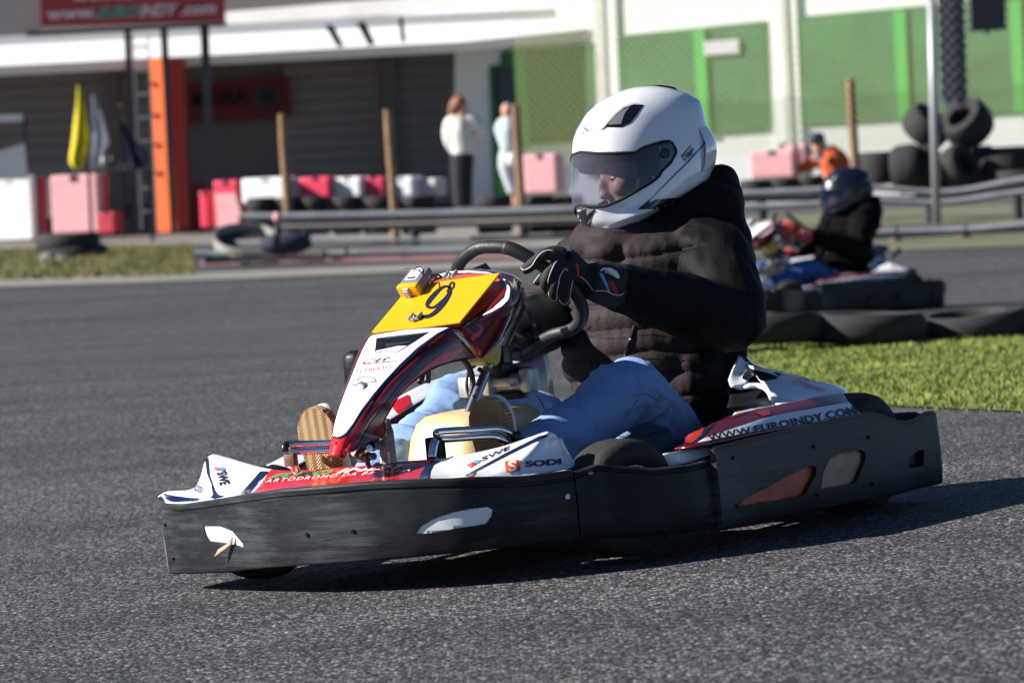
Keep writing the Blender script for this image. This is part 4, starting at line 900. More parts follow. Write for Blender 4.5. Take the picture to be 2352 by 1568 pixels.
# ---------------------------------------------------------------- hood under the number board
B_L, B_R, B_T = K((848, 768), 'l', -.13), K((1056, 739), 'l', .13), K((1148, 626), 'l', .13)
bx = (B_R - B_L); by = (B_T - B_R); bn = bx.cross(by).normalized()
bx = (Vector((bx.x * .3, bx.y, bx.z)))          # level across the kart
if bn.z < 0: bn = -bn
hp = B_R - bn * .028
outl = [(160, 588), (400, 562), (689, 546), (780, 537), (870, 492), (1000, 440), (1070, 395), (1115, 345), (1127, 285), (1105, 225), (1060, 182), (960, 152), (830, 140), (700, 146), (600, 175), (500, 240), (400, 320), (290, 430), (200, 520)]
OL = [KS.KP(fe(*p), hp, bn) for p in outl]
OLs = cr(OL, 3, True)
cen = sum(OL, Vector()) / len(OL)
hr = [[cen + (q - cen) * t + bn * (.006 * (1 - t * t)) for q in OLs] for t in (.02, .3, .6, .85, 1)]
hr += [[q - bn * .006 + (q - cen).normalized() * .003 for q in OLs]]
hood_vf = gridf(hr, cu=True)
sheet('hood_fairing', hood_vf, M_['navy'], kart, .004)
side_pairs = [((689, 546), (891, 754), .13), ((780, 537), (905, 751), .135), ((870, 492), (935, 742), .14), ((1000, 440), (1040, 640), .15), ((1070, 395), (1090, 565), .155), ((1115, 345), (1150, 470), .16), ((1127, 285), (1208, 385), .155), ((1105, 225), (1218, 315), .135), ((1060, 182), (1205, 240), .11), ((960, 152), (1165, 198), .07), ((830, 140), (1065, 175), .02)]
rws = []
for up, lo, l in side_pairs:
    a = KS.KP(fe(*up), hp, bn); b = K(fe(*lo), 'l', l)
    a2 = a - bn * .006
    rws.append([a, a.lerp(b, .12) + bn * .004, a.lerp(b, .4) + Vector((0, .01, .006)), a.lerp(b, .75) + Vector((0, .008, .004)), b])
hs_vf = patch(rws, 3, 4)
sheet('hood_fairing', hs_vf, M_['darkred'], kart, .004)  # side wall in dark red, its shade put into the colour
th = bvh(hood_vf); ths = bvh(hs_vf)
decal('red_panel', [fr(fe, [(180, 583), (689, 546), (760, 538), (860, 470), (960, 390), (1035, 310), (1052, 262), (1040, 205), (950, 170), (800, 170), (560, 210), (300, 430)])], th, mat('orange_lit_red_plastic', (.75, .10, .05), .22, coat=.5), kart, off=.0015, step=7)  # orange of the reflected light painted into the red under the board
decal('dark_stripe', [fr(fe, [(760, 538), (860, 470), (960, 390), (1035, 310), (1052, 262), (1040, 205), (1062, 215), (1090, 268), (1070, 330), (990, 405), (880, 480), (790, 535)])], th, M_['darkred'], kart, off=.002, step=5)
decal('white_stripe', [fr(fe, [(800, 530), (885, 482), (1000, 408), (1078, 335), (1096, 268), (1068, 205), (1085, 210), (1117, 270), (1110, 345), (1060, 395), (985, 437), (870, 484)]), fr(fe, [(600, 180), (700, 153), (830, 147), (960, 158), (1000, 172), (830, 162), (700, 170), (620, 195)])], th, M_['white'], kart, off=.002, step=5)
decal('red_panel', [fr(fe, [(835, 608), (880, 575), (935, 545), (900, 585), (860, 632)])], bvh(hs_vf, nose_vf), M_['red'], kart, off=.002, step=6)
decal('navy_stripe', [fr(fe, [(800, 600), (835, 600), (860, 650), (900, 612), (980, 520), (1010, 480), (1010, 500), (960, 560), (900, 640), (865, 665), (850, 662)])], bvh(hs_vf, nose_vf), M_['navy'], kart, off=.0022, step=6)
bolt(fe(1160, 385), ths, .008, 'black')

# ---------------------------------------------------------------- number board
c = [B_L, B_R, B_T, B_T + (B_L - B_R)]
bt = bn * .005
bd = obj('number_board', gridf([c, [q - bt for q in c]], cu=True, cap=True), M_['yellow'], kart, False)
md = bd.modifiers.new('b', 'BEVEL'); md.width = .0015; md.segments = 2
tb_ = bvh(([q for q in c], [(0, 1, 2, 3)]))
# the figure, drawn as one stroke of varying width on the board
nine = [(548, 430, 17), (520, 452, 20), (500, 470, 16)]
def stroke(pts, n=6):
    P_ = cr([Vector((x, y, w_)) for x, y, w_ in pts], n); lft, rgt = [], []
    for i, p in enumerate(P_):
        t = (P_[min(i + 1, len(P_) - 1)] - P_[max(i - 1, 0)]); t.z = 0; t.normalize(); nn = Vector((-t.y, t.x, 0))
        lft.append((p.x + nn.x * p.z / 2, p.y + nn.y * p.z / 2)); rgt.append((p.x - nn.x * p.z / 2, p.y - nn.y * p.z / 2))
    return [[lft[i], lft[i + 1], rgt[i + 1], rgt[i]] for i in range(len(lft) - 1)]
segs = stroke([(700, 300, 22), (702, 270, 22), (680, 255, 18), (645, 262, 20), (600, 300, 32), (560, 345, 34), (540, 380, 30), (550, 400, 20), (585, 400, 18), (630, 370, 22), (670, 335, 26), (698, 300, 28)], 5)
segs += stroke([(698, 292, 30), (672, 345, 32), (635, 395, 32), (595, 435, 30), (560, 458, 26), (525, 468, 22), (488, 458, 20)], 5)
obj('number', join(*[decal('x', [fr(fe, s)], tb_, M_['ink'], kart, off=.0006 + i * .00001, step=30, build=False) for i, s in enumerate(segs)]), M_['ink'], kart, False, fix=False)
for px_, py_ in ((705, 190), (460, 482)):
    o3 = KS.KP(fe(px_, py_), B_R, bn) + bn * .003
    ex, ey = bx.normalized(), by.normalized()
    Mf = Matrix(((ex.x, ey.x, bn.x), (ex.y, ey.y, bn.y), (ex.z, ey.z, bn.z)))
    vf = join(box(o3, (.026, .016, .004), Mf, .001), box(o3 + ex * .012 + ey * .002 + bn * .004, (.005, .026, .010), Mf, .001), box(o3 - ex * .012 + ey * .002 + bn * .004, (.005, .026, .010), Mf, .001), box(o3 - ey * .012 + bn * .003, (.010, .006, .008), Mf, .001))
    cl = obj('board_clip', vf, M_['clamp'], kart, False)
    obj('screw', lathe([(.007, .002), (.0065, .006), (.003, .0085), (.0004, .009)], frame(o3, bn), 18), M_['chrome'], cl)
# lap transponder clipped to the board corner
tc_ = K(fe(455, 200), 'l', -.10); tx = Vector((.1, 1, 0)).normalized()
p1, p2 = K(fe(395, 270), 'l', -.10), K(fe(490, 140), 'l', -.10)
ax_ = (p2 - p1).normalized(); tz = tx.cross(ax_).normalized(); tz = tz if tz.z > 0 else -tz
Mt = Matrix(((tx.x, ax_.x, tz.x), (tx.y, ax_.y, tz.y), (tx.z, ax_.z, tz.z)))
L_ = (p2 - p1).length * 1.12; c0 = (p1 + p2) / 2 - tz * .010
tr = obj('lap_transponder', box(c0 + ax_ * .010, (.062, L_ * .82, .034), Mt, .007), M_['grey'], kart, auto=40)
obj('yellow_base', box(c0 - ax_ * (L_ * .43) + ax_ * .006, (.064, .020, .036), Mt, .006), M_['yellow'], tr, auto=40)
obj('sticker', box(c0 + ax_ * .012 + tz * .0176, (.036, .046, .001), Mt), M_['whiteink'], tr, False)
for k, (dy, w_) in enumerate(((.026, .028), (-.004, .026))): obj('print_line', box(c0 + ax_ * dy + tz * .0184, (w_, .004 + .003 * k, .0006), Mt), M_['ink'], tr, False)
obj('clip', join(box(c0 - ax_ * (L_ * .46) + tz * .004, (.020, .014, .020), Mt, .002), box(c0 - ax_ * (L_ * .52) - tz * .004, (.016, .010, .026), Mt, .002)), M_['clamp'], tr, False)
loop = [K(fe(*p), 'l', -.09) for p in [(370, 134), (410, 130), (450, 132), (470, 118), (500, 124), (515, 138), (495, 148), (460, 138)]]
obj('safety_pin', tube(loop, .0016, 6, sm=4), M_['steel'], tr)
obj('cable', tube([K(fe(*p), 'l', -.02) for p in [(555, 190), (600, 172), (640, 190), (600, 205), (560, 230)]], .003, 8, sm=4), M_['rubber'], kart)

# ---------------------------------------------------------------- steering wheel
eW = R(35); wn = Vector((-math.cos(eW), 0, math.sin(eW))); wc = K((1205, 690), 'l', 0)
rim_px = [(1049, 626), (1056, 604), (1074, 585), (1100, 570), (1135, 567), (1172, 571), (1215, 592), (1262, 622), (1308, 656), (1334, 695), (1336, 732), (1312, 756), (1272, 768), (1238, 786), (1214, 806), (1186, 810), (1150, 790), (1105, 755), (1068, 712), (1050, 665)]
rim = [KS.KP(p, wc, wn) for p in rim_px]
wheel = obj('steering_wheel', tube(rim, .0158, 16, closed=True, sm=6), M_['rubber'], kart)
rim_s = cr(rim, 6, True)
def arc_band(i0, i1, name, m, r=.0172):
    pts = rim_s[i0:i1 + 1]; obj(name, tube(pts, r, 16), m, wheel)
arc_band(28, 38, 'grip_sleeve', M_['rubber']); arc_band(86, 95, 'grip_sleeve', M_['rubber'])
hub = wc - wn * .03
def strip(a, b, wd, th, m, name, par, upv=None):
    d = (b - a); y = d.normalized(); z = (upv or wn); z = (z - y * z.dot(y)).normalized(); x = y.cross(z)
    Mm = Matrix(((x.x, y.x, z.x), (x.y, y.y, z.y), (x.z, y.z, z.z)))
    return obj(name, box((a + b) / 2, (wd, d.length, th), Mm, min(wd, th) * .3), m, par, auto=40)
strip(KS.KP(fe(1215, 392), wc, wn), KS.KP(fe(1480, 392), wc, wn), .085, .006, M_['satin'], 'spoke', wheel)
strip(KS.KP(fe(900, 110), wc, wn), KS.KP(fe(1060, 300), wc, wn), .045, .006, M_['satin'], 'spoke', wheel)
strip(KS.KP(fe(1200, 400), wc, wn), KS.KP(fe(1215, 640), wc, wn), .05, .006, M_['satin'], 'spoke', wheel)
a_ = KS.KP(fe(1265, 390), wc + wn * .0045, wn); b_ = KS.KP(fe(1392, 393), wc + wn * .0045, wn)
strip(a_, b_, .004, .0015, M_['steel'], 'slot', wheel)
strip(KS.KP(fe(1100, 560), wc - wn * .02, wn), KS.KP(fe(1240, 640), wc - wn * .02, wn), .05, .03, M_['satin'], 'hub_block', wheel)
obj('rust_patch', box(KS.KP(fe(1190, 590), wc - wn * .004, wn), (.004, .05, .016), None, .001), M_['rust'], wheel)
col_a, col_b = wc - wn * .02, Vector((-.02, 0, .14))
obj('steering_column', tube([col_a, wc.lerp(col_b, .5), col_b], .012, 12), M_['steel'], kart)

# ---------------------------------------------------------------- frame, tank and fittings between the feet
t1 = lambda pts, l, r, m, name, sm=5, n=12: obj(name, tube([K(fe(*p), 'l', l) for p in pts], r, n, sm=sm), m, kart)
t1([(955, 830), (830, 1140), (715, 1470)], .035, .0125, M_['steel'], 'support_tube')
t1([(1060, 600), (1000, 700), (960, 830)], .035, .011, M_['steel'], 'support_tube')
def loft_box(name, levels, m, n=8):
    rows = []
    for (cf, cl, u, sx, sy, rr) in levels:
        r = []
        for (qx, qy, a0) in ((1, 1, 0), (-1, 1, 90), (-1, -1, 180), (1, -1, 270)):
            for k in range(n):
                a = R(a0 + 90 * k / (n - 1)); r.append(Vector((cf + qx * (sx / 2 - rr) + rr * math.cos(a), cl + qy * (sy / 2 - rr) + rr * math.sin(a), u)))
        rows.append(r)
    return obj(name, gridf(rows, cu=True, cap=True), m, kart, auto=50)
loft_box('fuel_tank', [(-.22, 0, .09, .34, .22, .03), (-.22, 0, .10, .36, .24, .05), (-.23, 0, .20, .36, .24, .055), (-.245, 0, .30, .33, .225, .055), (-.25, 0, .335, .31, .205, .055), (-.25, 0, .352, .28, .17, .055), (-.25, 0, .357, .22, .12, .05)], M_['cream'])
obj('tank_cap', lathe([(.001, 0), (.034, .002), (.040, .012), (.042, .045), (.036, .06), (.03, .10), (.001, .10)], frame(K(fe(930, 800), 'l', .02), (-.25, .0, 1)), 24), M_['yellowcap'], kart, auto=40)
def kbox(fn, p, l, s, m, name, M=None, bev=.004): return obj(name, box(K(fn(*p), 'l', l), s, M, bev), m, kart, auto=40)
brk = join(box(K(fe(880, 950), 'l', -.02), (.03, .09, .05), None, .006), box(K(fe(1010, 925), 'l', .02), (.04, .12, .022), None, .006), box(K(fe(1170, 920), 'l', .05), (.05, .10, .045), None, .008), box(K(fe(1250, 905), 'l', .09), (.05, .035, .06), None, .008))
obj('mounting_bracket', brk, M_['alu'], kart, auto=40)
kbox(fe, (1190, 870), .05, (.035, .05, .04), M_['satin'], 'bolt_head')
kbox(fe, (1040, 860), .02, (.05, .05, .05), M_['black'], 'column_joint')
kbox(fe, (1060, 780), .02, (.04, .04, .08), M_['satin'], 'column_joint')
kbox(fe, (1100, 1010), .03, (.04, .10, .02), M_['black'], 'clamp_plate')
t1([(790, 760), (825, 810), (850, 880), (855, 950), (840, 1020)], .0, .0075, M_['rubber'], 'hose')
t1([(880, 800), (830, 840), (815, 900), (815, 960), (830, 1020)], -.03, .004, M_['rubber'], 'hose')
t1([(900, 830), (980, 870), (1060, 880), (1120, 850), (1150, 800)], .04, .006, M_['rubber'], 'hose')
t1([(1285, 1000), (1330, 1050), (1400, 1200)], .10, .0018, M_['steel'], 'cable')
# flat galvanised strut and clamp at the foot of the nose cone
pts = [K(ff(*p), 'l', l) for p, l in [((545, 1060), .03), ((570, 1060), .03), ((610, 1170), .045), ((650, 1500), .06), ((500, 1500), .02), ((480, 1260), .01), ((545, 1225), .03)]]
s_ = obj('strut', (pts, [tuple(range(len(pts)))]), M_['clamp'], kart, False); s_.modifiers.new('t', 'SOLIDIFY').thickness = .004
decal('strut_slot', [fr(ff, [(560, 1360), (580, 1355), (590, 1490), (568, 1490)])], bvh((pts, [tuple(range(len(pts)))])), M_['whiteink'], kart, off=.001)
for p, s in (((300, 1330), .035), ((420, 1300), .03), ((340, 1400), .03), ((370, 1300), .028)):
    obj('clamp', join(box(K(ff(*p), 'l', .0), (s, s, s * .7), Matrix.Rotation(.5, 3, 'Y'), .006), lathe([(.001, 0), (.009, .001), (.009, .03), (.001, .031)], frame(K(ff(p[0] + 30, p[1] + 10), 'l', .02), (.3, 1, .1)), 12)), M_['satin' if s < .032 else 'steel'], kart, auto=40)
obj('hose', tube([K(ff(*p), 'l', .03) for p in [(280, 1390), (320, 1350), (400, 1340), (430, 1280), (395, 1290), (380, 1440), (400, 1500)]], .006, 8, sm=5), M_['rubber'], kart)

# foot guards: pairs of bent chrome tubes
def guard(path1, path2, leg, l0, name='foot_guard'):
    g = obj(name, join(tube([K(p, 'l', l) for p, l in path1], .0088, 12, sm=6), tube([K(p, 'l', l) for p, l in path2], .0088, 12, sm=6), tube([K(p, 'l', l) for p, l in leg], .011, 10, sm=4)), M_['chrome'], kart)
    return g
g = guard([(fe(600, 1290), .13), (fe(608, 1268), .13), (fe(700, 1258), .15), (fe(900, 1248), .20), (fe(1030, 1245), .23), (fe(1090, 1270), .24), (fe(1140, 1300), .24)],
          [(fe(598, 1330), .13), (fe(615, 1318), .13), (fe(720, 1312), .15), (fe(900, 1298), .20), (fe(1010, 1298), .23), (fe(1060, 1325), .24), (fe(1100, 1350), .24)],
          [(fe(598, 1330), .13), (fe(585, 1370), .13), (fe(575, 1450), .13)], .15)
obj('bolt', lathe([(.001, 0), (.013, .001), (.014, .012), (.008, .018), (.001, .019)], frame(K(fe(1155, 1302), 'l', .245), (.2, 1, .1)), 16), M_['satin'], g)
obj('clamp_plate', box(K(fe(1125, 1320), 'l', .24), (.03, .01, .04), None, .003), M_['satin'], g)
kbox(fe, (600, 1420), .12, (.03, .04, .08), M_['black'], 'pedal')
guard([(fa(1225, 345), -.20), (fa(1240, 325), -.20), (fa(1350, 320), -.17), (fa(1560, 312), -.10)], [(fa(1235, 400), -.20), (fa(1250, 380), -.20), (fa(1350, 375), -.17), (fa(1560, 366), -.10)], [(fa(1235, 400), -.20), (fa(1240, 450), -.20), (fa(1265, 530), -.20)], -.2)
obj('foot_guard_mount', tube([K(fa(*p), 'l', -.21) for p in [(1180, 380), (1180, 340), (1210, 325), (1250, 330)]], .009, 8, sm=4), M_['satin'], kart)
kbox(fa, (1225, 440), -.2, (.02, .03, .03), M_['rust'], 'clamp')

# ---------------------------------------------------------------- floor tray, tubes, axle, seat
obj('floor_tray', box((-.25, 0, .062), (.95, .52, .006), None, .002), M_['black'], kart)
for s in (-1, 1):
    obj('chassis_tube', tube([(.22, s * .28, .085), (-.1, s * .33, .085), (-.6, s * .36, .085), (-1.25, s * .30, .10)], .015, 10, sm=5), M_['satin'], kart)
    obj('chassis_tube', tube([(-.1, s * .33, .1), (-.15, s * .5, .10), (-.5, s * .58, .10), (-.9, s * .52, .1)], .012, 10, sm=5), M_['satin'], kart)
obj('rear_axle', tube([(-1.03, -.55, .14), (-1.03, .55, .14)], .02, 12), M_['steel'], kart)
obj('front_axle', tube([(-.0, -.42, .12), (.0, .42, .12)], .014, 12), M_['satin'], kart)
def kwheel(c, Rr, wd, steer=0, name='wheel'):
    M = frame(c, (math.sin(steer), math.cos(steer), 0), (0, 0, 1)); h = wd / 2
    pf = [(Rr * .55, -h * .9), (Rr * .72, -h), (Rr * .86, -h * .97), (Rr * .95, -h * .82), (Rr * .985, -h * .6), (Rr, -h * .3), (Rr, h * .3), (Rr * .985, h * .6), (Rr * .95, h * .82), (Rr * .86, h * .97), (Rr * .72, h), (Rr * .55, h * .9), (Rr * .5, h * .6), (Rr * .5, -h * .6)]
    rows = [[M @ Vector((r * math.cos(2 * math.pi * k / 56), r * math.sin(2 * math.pi * k / 56), z)) for k in range(56)] for r, z in pf]
    w_ = obj(name, gridf(rows, cu=True, cv=True), M_['tyre'], kart, auto=60)
    obj('rim', lathe([(Rr * .1, h * .45), (Rr * .2, h * .5), (Rr * .22, h * .3), (Rr * .46, h * .2), (Rr * .5, h * .55), (Rr * .56, h * .88), (Rr * .53, h * .9), (Rr * .5, -h * .5), (Rr * .1, -h * .4)], M, 40), M_['steel'], w_, auto=50)
    obj('hub', lathe([(.001, h * .5), (.025, h * .5), (.025, h * .75), (.012, h * .8), (.001, h * .8)], M, 16), M_['satin'], w_, auto=50)
kwheel((-.075, .495, .139), .138, .13, R(19)); kwheel((.0, -.50, .13), .138, .125, R(17))
kwheel((-1.03, .565, .142), .147, .18); kwheel((-1.03, -.565, .142), .147, .18)
# bucket seat
rows = []
se = [K(p, 'l', .205) for p in [(1530, 1002), (1572, 988), (1610, 962), (1640, 915), (1660, 860), (1676, 815), (1690, 780), (1703, 764)]]
for f, u, w_, e in ((-.42, .13, .13, .02), (-.55, .085, .16, .05), (-.70, .075, .185, .09)):
    rows.append([Vector((f, t * w_, u + abs(t) ** 3 * e)) for t in np.linspace(-1, 1, 13)])
for q, e in zip(se[1:], (.12, .14, .15, .15, .14, .12, .10)):
    rows.append([Vector((q.x - (1 - abs(t) ** 3) * e * sstep(.14, .3, q.z) * .9 , t * q.y, q.z - (1 - abs(t) ** 3) * e * (1 - sstep(.14, .34, q.z)))) for t in np.linspace(-1, 1, 13)])
seat = obj('seat', patch(rows, 2, 3), mat('seat_shell', (.012, .014, .02), .22, coat=.5), kart)
sm_ = seat.modifiers.new('t', 'SOLIDIFY'); sm_.thickness = .008
obj('seat_edge', tube(se + [se[-1] + Vector((-.01, -.06, .012)), se[-1] + Vector((-.015, -.2, .02))], .008, 10, sm=4), mat('seat_edge_shell', (.015, .02, .05), .2, coat=.5), seat)
obj('seat_stay', tube([K(fc(*p), 'l', .2) for p in [(525, 243), (590, 247)]], .005, 8), M_['chrome'], kart)
obj('seat_stay', tube([K(fc(*p), 'l', .1) for p in [(600, 60), (625, 100), (600, 150), (560, 190), (560, 240)]], .012, 8, sm=4), M_['satin'], kart)

# ---------------------------------------------------------------- left side pod
rA = [((160, 812), .60), ((300, 796), .655), ((500, 760), .668), ((700, 716), .67), ((1000, 668), .67), ((1300, 616), .668), ((1432, 598), .655)]
rB = [((235, 775), .60), ((345, 745), .635), ((520, 690), .64), ((740, 620), .64), ((1000, 562), .64), ((1230, 520), .635), ((1330, 508), .62)]
rC = [((225, 740), .56), ((330, 690), .60), ((500, 612), .60), ((700, 556), .60), ((900, 512), .60), ((1130, 466), .60), ((1268, 448), .59)]
rows = [[K(fc(*p), 'l', l) for p, l in r] for r in (rA, rB, rC)]
pod1 = patch(rows, 8, 5); sheet('side_pod', pod1, M_['darkred'], kart, .005)
tp1 = bvh(pod1)
decal('white_strip', [fr(fc, [(300, 782), (360, 748), (740, 620), (900, 582), (1310, 511), (1424, 588), (1000, 655), (700, 702)])], tp1, M_['white'], kart, off=.0016, step=8)
lettering('lettering', 'WWW.EUROINDY.COM', fr(fc, [(385, 778), (1368, 592), (1342, 540), (372, 736)]), tp1, M_['ink'], kart, off=.005, bold=.03, space=1.05)
decal('red_panel', [fr(fc, [(225, 775), (270, 700), (370, 660), (330, 740), (275, 782)]), fr(fc, [(500, 612), (620, 575), (660, 570), (560, 605)]), fr(fc, [(680, 572), (780, 560), (800, 590), (745, 605)])], tp1, M_['midred'], kart, off=.0016, step=6)
decal('navy_stripe', [fr(fc, [(290, 778), (370, 690), (400, 655), (430, 640), (350, 735), (305, 782)])], tp1, M_['navy'], kart, off=.002, step=6)
# rear deck of the pod, climbing towards the seat
dk = [[((860, 522), .575), ((1000, 497), .575), ((1130, 468), .575), ((1268, 447), .575), ((1302, 452), .56)],
      [((800, 500), .50), ((940, 465), .52), ((1080, 440), .54), ((1250, 425), .56), ((1300, 432), .55)],
      [((790, 440), .44), ((920, 410), .47), ((1060, 395), .50), ((1230, 410), .54), ((1285, 418), .54)],
      [((730, 370), .38), ((860, 350), .42), ((1010, 360), .46), ((1170, 383), .51), ((1262, 404), .52)],
      [((645, 262), .30), ((760, 285), .37), ((900, 328), .43), ((1080, 365), .48), ((1250, 399), .51)]]
rows = [[K(fc(*p), 'l', l) for p, l in r] for r in dk]
deck = patch(rows, 5, 4); sheet('rear_deck', deck, M_['white'], kart, .005, ref=(-1, .4, 0))
lettering('lettering', 'FERBERTO', fr(fc, [(1130, 445), (925, 380), (985, 372), (1160, 425)]), bvh(deck), M_['redink'], kart, off=.003)
# the arch round the exhaust opening and the upright fin beside the seat
arch = [[((600, 430), .34), ((650, 405), .36), ((720, 410), .38), ((770, 440), .42), ((790, 490), .46), ((800, 530), .52), ((700, 545), .58), ((560, 575), .59)],
        [((540, 400), .33), ((640, 380), .34), ((735, 385), .38), ((800, 440), .43), ((822, 500), .48), ((860, 520), .56), ((720, 550), .60), ((540, 600), .60)]]
sheet('rear_deck', patch([[K(fc(*p), 'l', l) for p, l in r] for r in arch], 5, 3), M_['white'], kart, .006)
fin = [[((515, 360), .30), ((540, 300), .29), ((575, 225), .27), ((585, 190), .25)], [((545, 400), .33), ((600, 340), .31), ((640, 270), .29), ((645, 250), .28)], [((640, 388), .345), ((660, 330), .33), ((700, 285), .33), ((690, 265), .31)]]
fv = patch([[K(fc(*p), 'l', l) for p, l in r] for r in fin], 4, 4); sheet('side_fin', fv, M_['white'], kart, .005)
decal('intake', [smoothp(fr(fc, [(610, 358), (640, 300), (655, 285), (700, 300), (780, 320), (842, 348), (800, 364), (700, 370)]), 3)], bvh(fv, deck), M_['black'], kart, off=.002, step=6)
sheet('side_fin', patch([[K(fc(*p), 'l', l) for p, l in r] for r in ([((575, 195), .26), ((640, 225), .27), ((690, 268), .32), ((860, 322), .42)], [((585, 188), .22), ((645, 210), .24), ((700, 255), .28), ((880, 318), .38)])], 4, 2), M_['navy'], kart, .004)
obj('engine_cover', box((-1.12, .30, .22), (.30, .26, .16), None, .03), M_['black'], kart)
obj('exhaust', tube([(-.9, .40, .2), (-1.1, .44, .24), (-1.25, .42, .22)], .035, 14, sm=5), M_['black'], kart)
sheet('dark_backing', patch([[K(fc(*p), 'l', l) for p, l in r] for r in ([((530, 370), .24), ((640, 268), .24), ((760, 300), .30), ((850, 345), .36)], [((520, 500), .30), ((640, 480), .33), ((760, 470), .38), ((850, 460), .42)], [((470, 640), .42), ((600, 600), .50), ((720, 570), .52), ((850, 530), .50)])], 3, 3), M_['black'], kart, .003)  # black sheet added behind the deck holes to keep them dark
# white inner floor of the pod ahead of the black wall
wf = [[((90, 850), .60), ((240, 822), .62), ((400, 808), .63)], [((130, 938), .60), ((270, 900), .63), ((408, 850), .64)]]
sheet('pod_floor', patch([[K(fc(*p), 'l', l) for p, l in r] for r in wf], 3, 3), M_['white'], kart, .004)
obj('pod_inner', box((-.62, .50, .12), (.75, .22, .10), None, .03), M_['black'], kart)
obj('exhaust_shroud', box((-1.36, .3, .16), (.05, .6, .1), None, .02), M_['black'], kart)
# right-hand pod, seen between the nose cone and the right leg
top_r = [((612, 1068), -.63), ((667, 1040), -.62), ((790, 985), -.61), ((926, 905), -.60), ((985, 878), -.60), ((1100, 840), -.60), ((1200, 800), -.6)]
rt_ = [K(p, 'l', l) for p, l in top_r]
rp = [[q + Vector((0, -.04, -.07)) for q in rt_], rt_, [q + Vector((-.01, .05, -.004)) for q in rt_], [q + Vector((-.01, .07, -.012)) for q in rt_]]
sheet('pod_inner_side', patch([[q + Vector((-.01, .07, -.012)) for q in rt_], [q + Vector((-.01, .08, -.07)) for q in rt_], [q + Vector((-.01, .08, -.16)) for q in rt_]], 5, 3), M_['darkred'], kart, .004, ref=(-.5, -1.5, .2))
rpv = patch(rp, 6, 4); sheet('side_pod', rpv, M_['white'], kart, .005, ref=(-.5, -.5, 0))
decal('red_panel', [fr(ff, [(600, 960), (640, 900), (745, 850), (772, 930), (655, 1035)])], bvh(rpv), M_['red'], kart, off=.002, step=6)
obj('radiator_cover', box(K((818, 850), 'l', -.5), (.05, .06, .10), None, .02), M_['black'], kart)
obj('mirror_stay', tube([K(ff(*p), 'l', -.35) for p in [(850, 740), (865, 680), (870, 640), (900, 625), (918, 650), (915, 740)]], .009, 8, sm=4), M_['satin'], kart)
# ================================================================== driver
MATS.update(
 quilt=mat('brown_black_quilted_fabric', (.030, .021, .022), .65, spec=.12, var=.2, vscale=12, bump=.3, bscale=90),
 soft=mat('black_softshell', (.0045, .004, .0045), .85, spec=.06, var=.3, vscale=12, bump=.3, bscale=120),
 denim=mat('sky_tinted_sweat_fabric', (.20, .32, .55), .9, var=.10, vscale=60, bump=.2, bscale=220),  # light grey fabric; blue of the skylit shade mixed into its colour
 skin=mat('skin', (.62, .33, .25), .5, var=.08, vscale=30),
 gum=mat('gum_sole', (.62, .36, .15), .6),
 leather=mat('glove_suede', (.012, .012, .013), .75, bump=.4, bscale=200),
 piping=mat('cream_piping', (.75, .72, .62), .6),
 shell=mat('helmet_white', (.84, .84, .86), .12, coat=1.0),
 gloss=mat('gloss_black', (.006, .006, .008), .08, coat=1),
 pad=mat('helmet_padding', (.012, .012, .012), .9),
 cloth=mat('white_upper', (.7, .7, .68), .7))
def glassy(name, tint, refl, t=.9, refl_haze=0):
    m = bpy.data.materials.new(name); m.use_nodes = True; nt = m.node_tree; n = nt.nodes; n.clear()
    o = n.new('ShaderNodeOutputMaterial'); tr = n.new('ShaderNodeBsdfTransparent'); gl = n.new('ShaderNodeBsdfGlossy'); mx = n.new('ShaderNodeMixShader'); fr_ = n.new('ShaderNodeFresnel')
    ge = n.new('ShaderNodeNewGeometry'); iv = n.new('ShaderNodeMath'); iv.operation = 'SUBTRACT'; iv.inputs[0].default_value = 1; nt.links.new(ge.outputs['Backfacing'], iv.inputs[1]); mm = n.new('ShaderNodeMath'); mm.operation = 'MULTIPLY'; nt.links.new(fr_.outputs[0], mm.inputs[0]); nt.links.new(iv.outputs[0], mm.inputs[1])
    fr_.inputs[0].default_value = refl; tr.inputs[0].default_value = (*tint, 1); gl.inputs[1].default_value = .03
    nt.links.new(mm.outputs[0], mx.inputs[0]); nt.links.new(tr.outputs[0], mx.inputs[1]); nt.links.new(gl.outputs[0], mx.inputs[2]); nt.links.new(mx.outputs[0], o.inputs[0])
    if refl_haze:
        df = n.new('ShaderNodeBsdfDiffuse'); df.inputs[0].default_value = (.55, .56, .68, 1); m2 = n.new('ShaderNodeMixShader'); m2.inputs[0].default_value = refl_haze  # pale diffuse film stands in for the reflection on the visor
        nt.links.new(mx.outputs[0], m2.inputs[1]); nt.links.new(df.outputs[0], m2.inputs[2]); nt.links.new(m2.outputs[0], o.inputs[0])
    return m
MATS['visor'] = glassy('clear_visor', (.50, .51, .57), 1.55, refl_haze=.08)
driver = thing('person', 'driver in white full-face helmet, black quilted jacket and black gloves sitting in the foreground kart', 'person', 'kart drivers', M=KM)
V3 = Vector
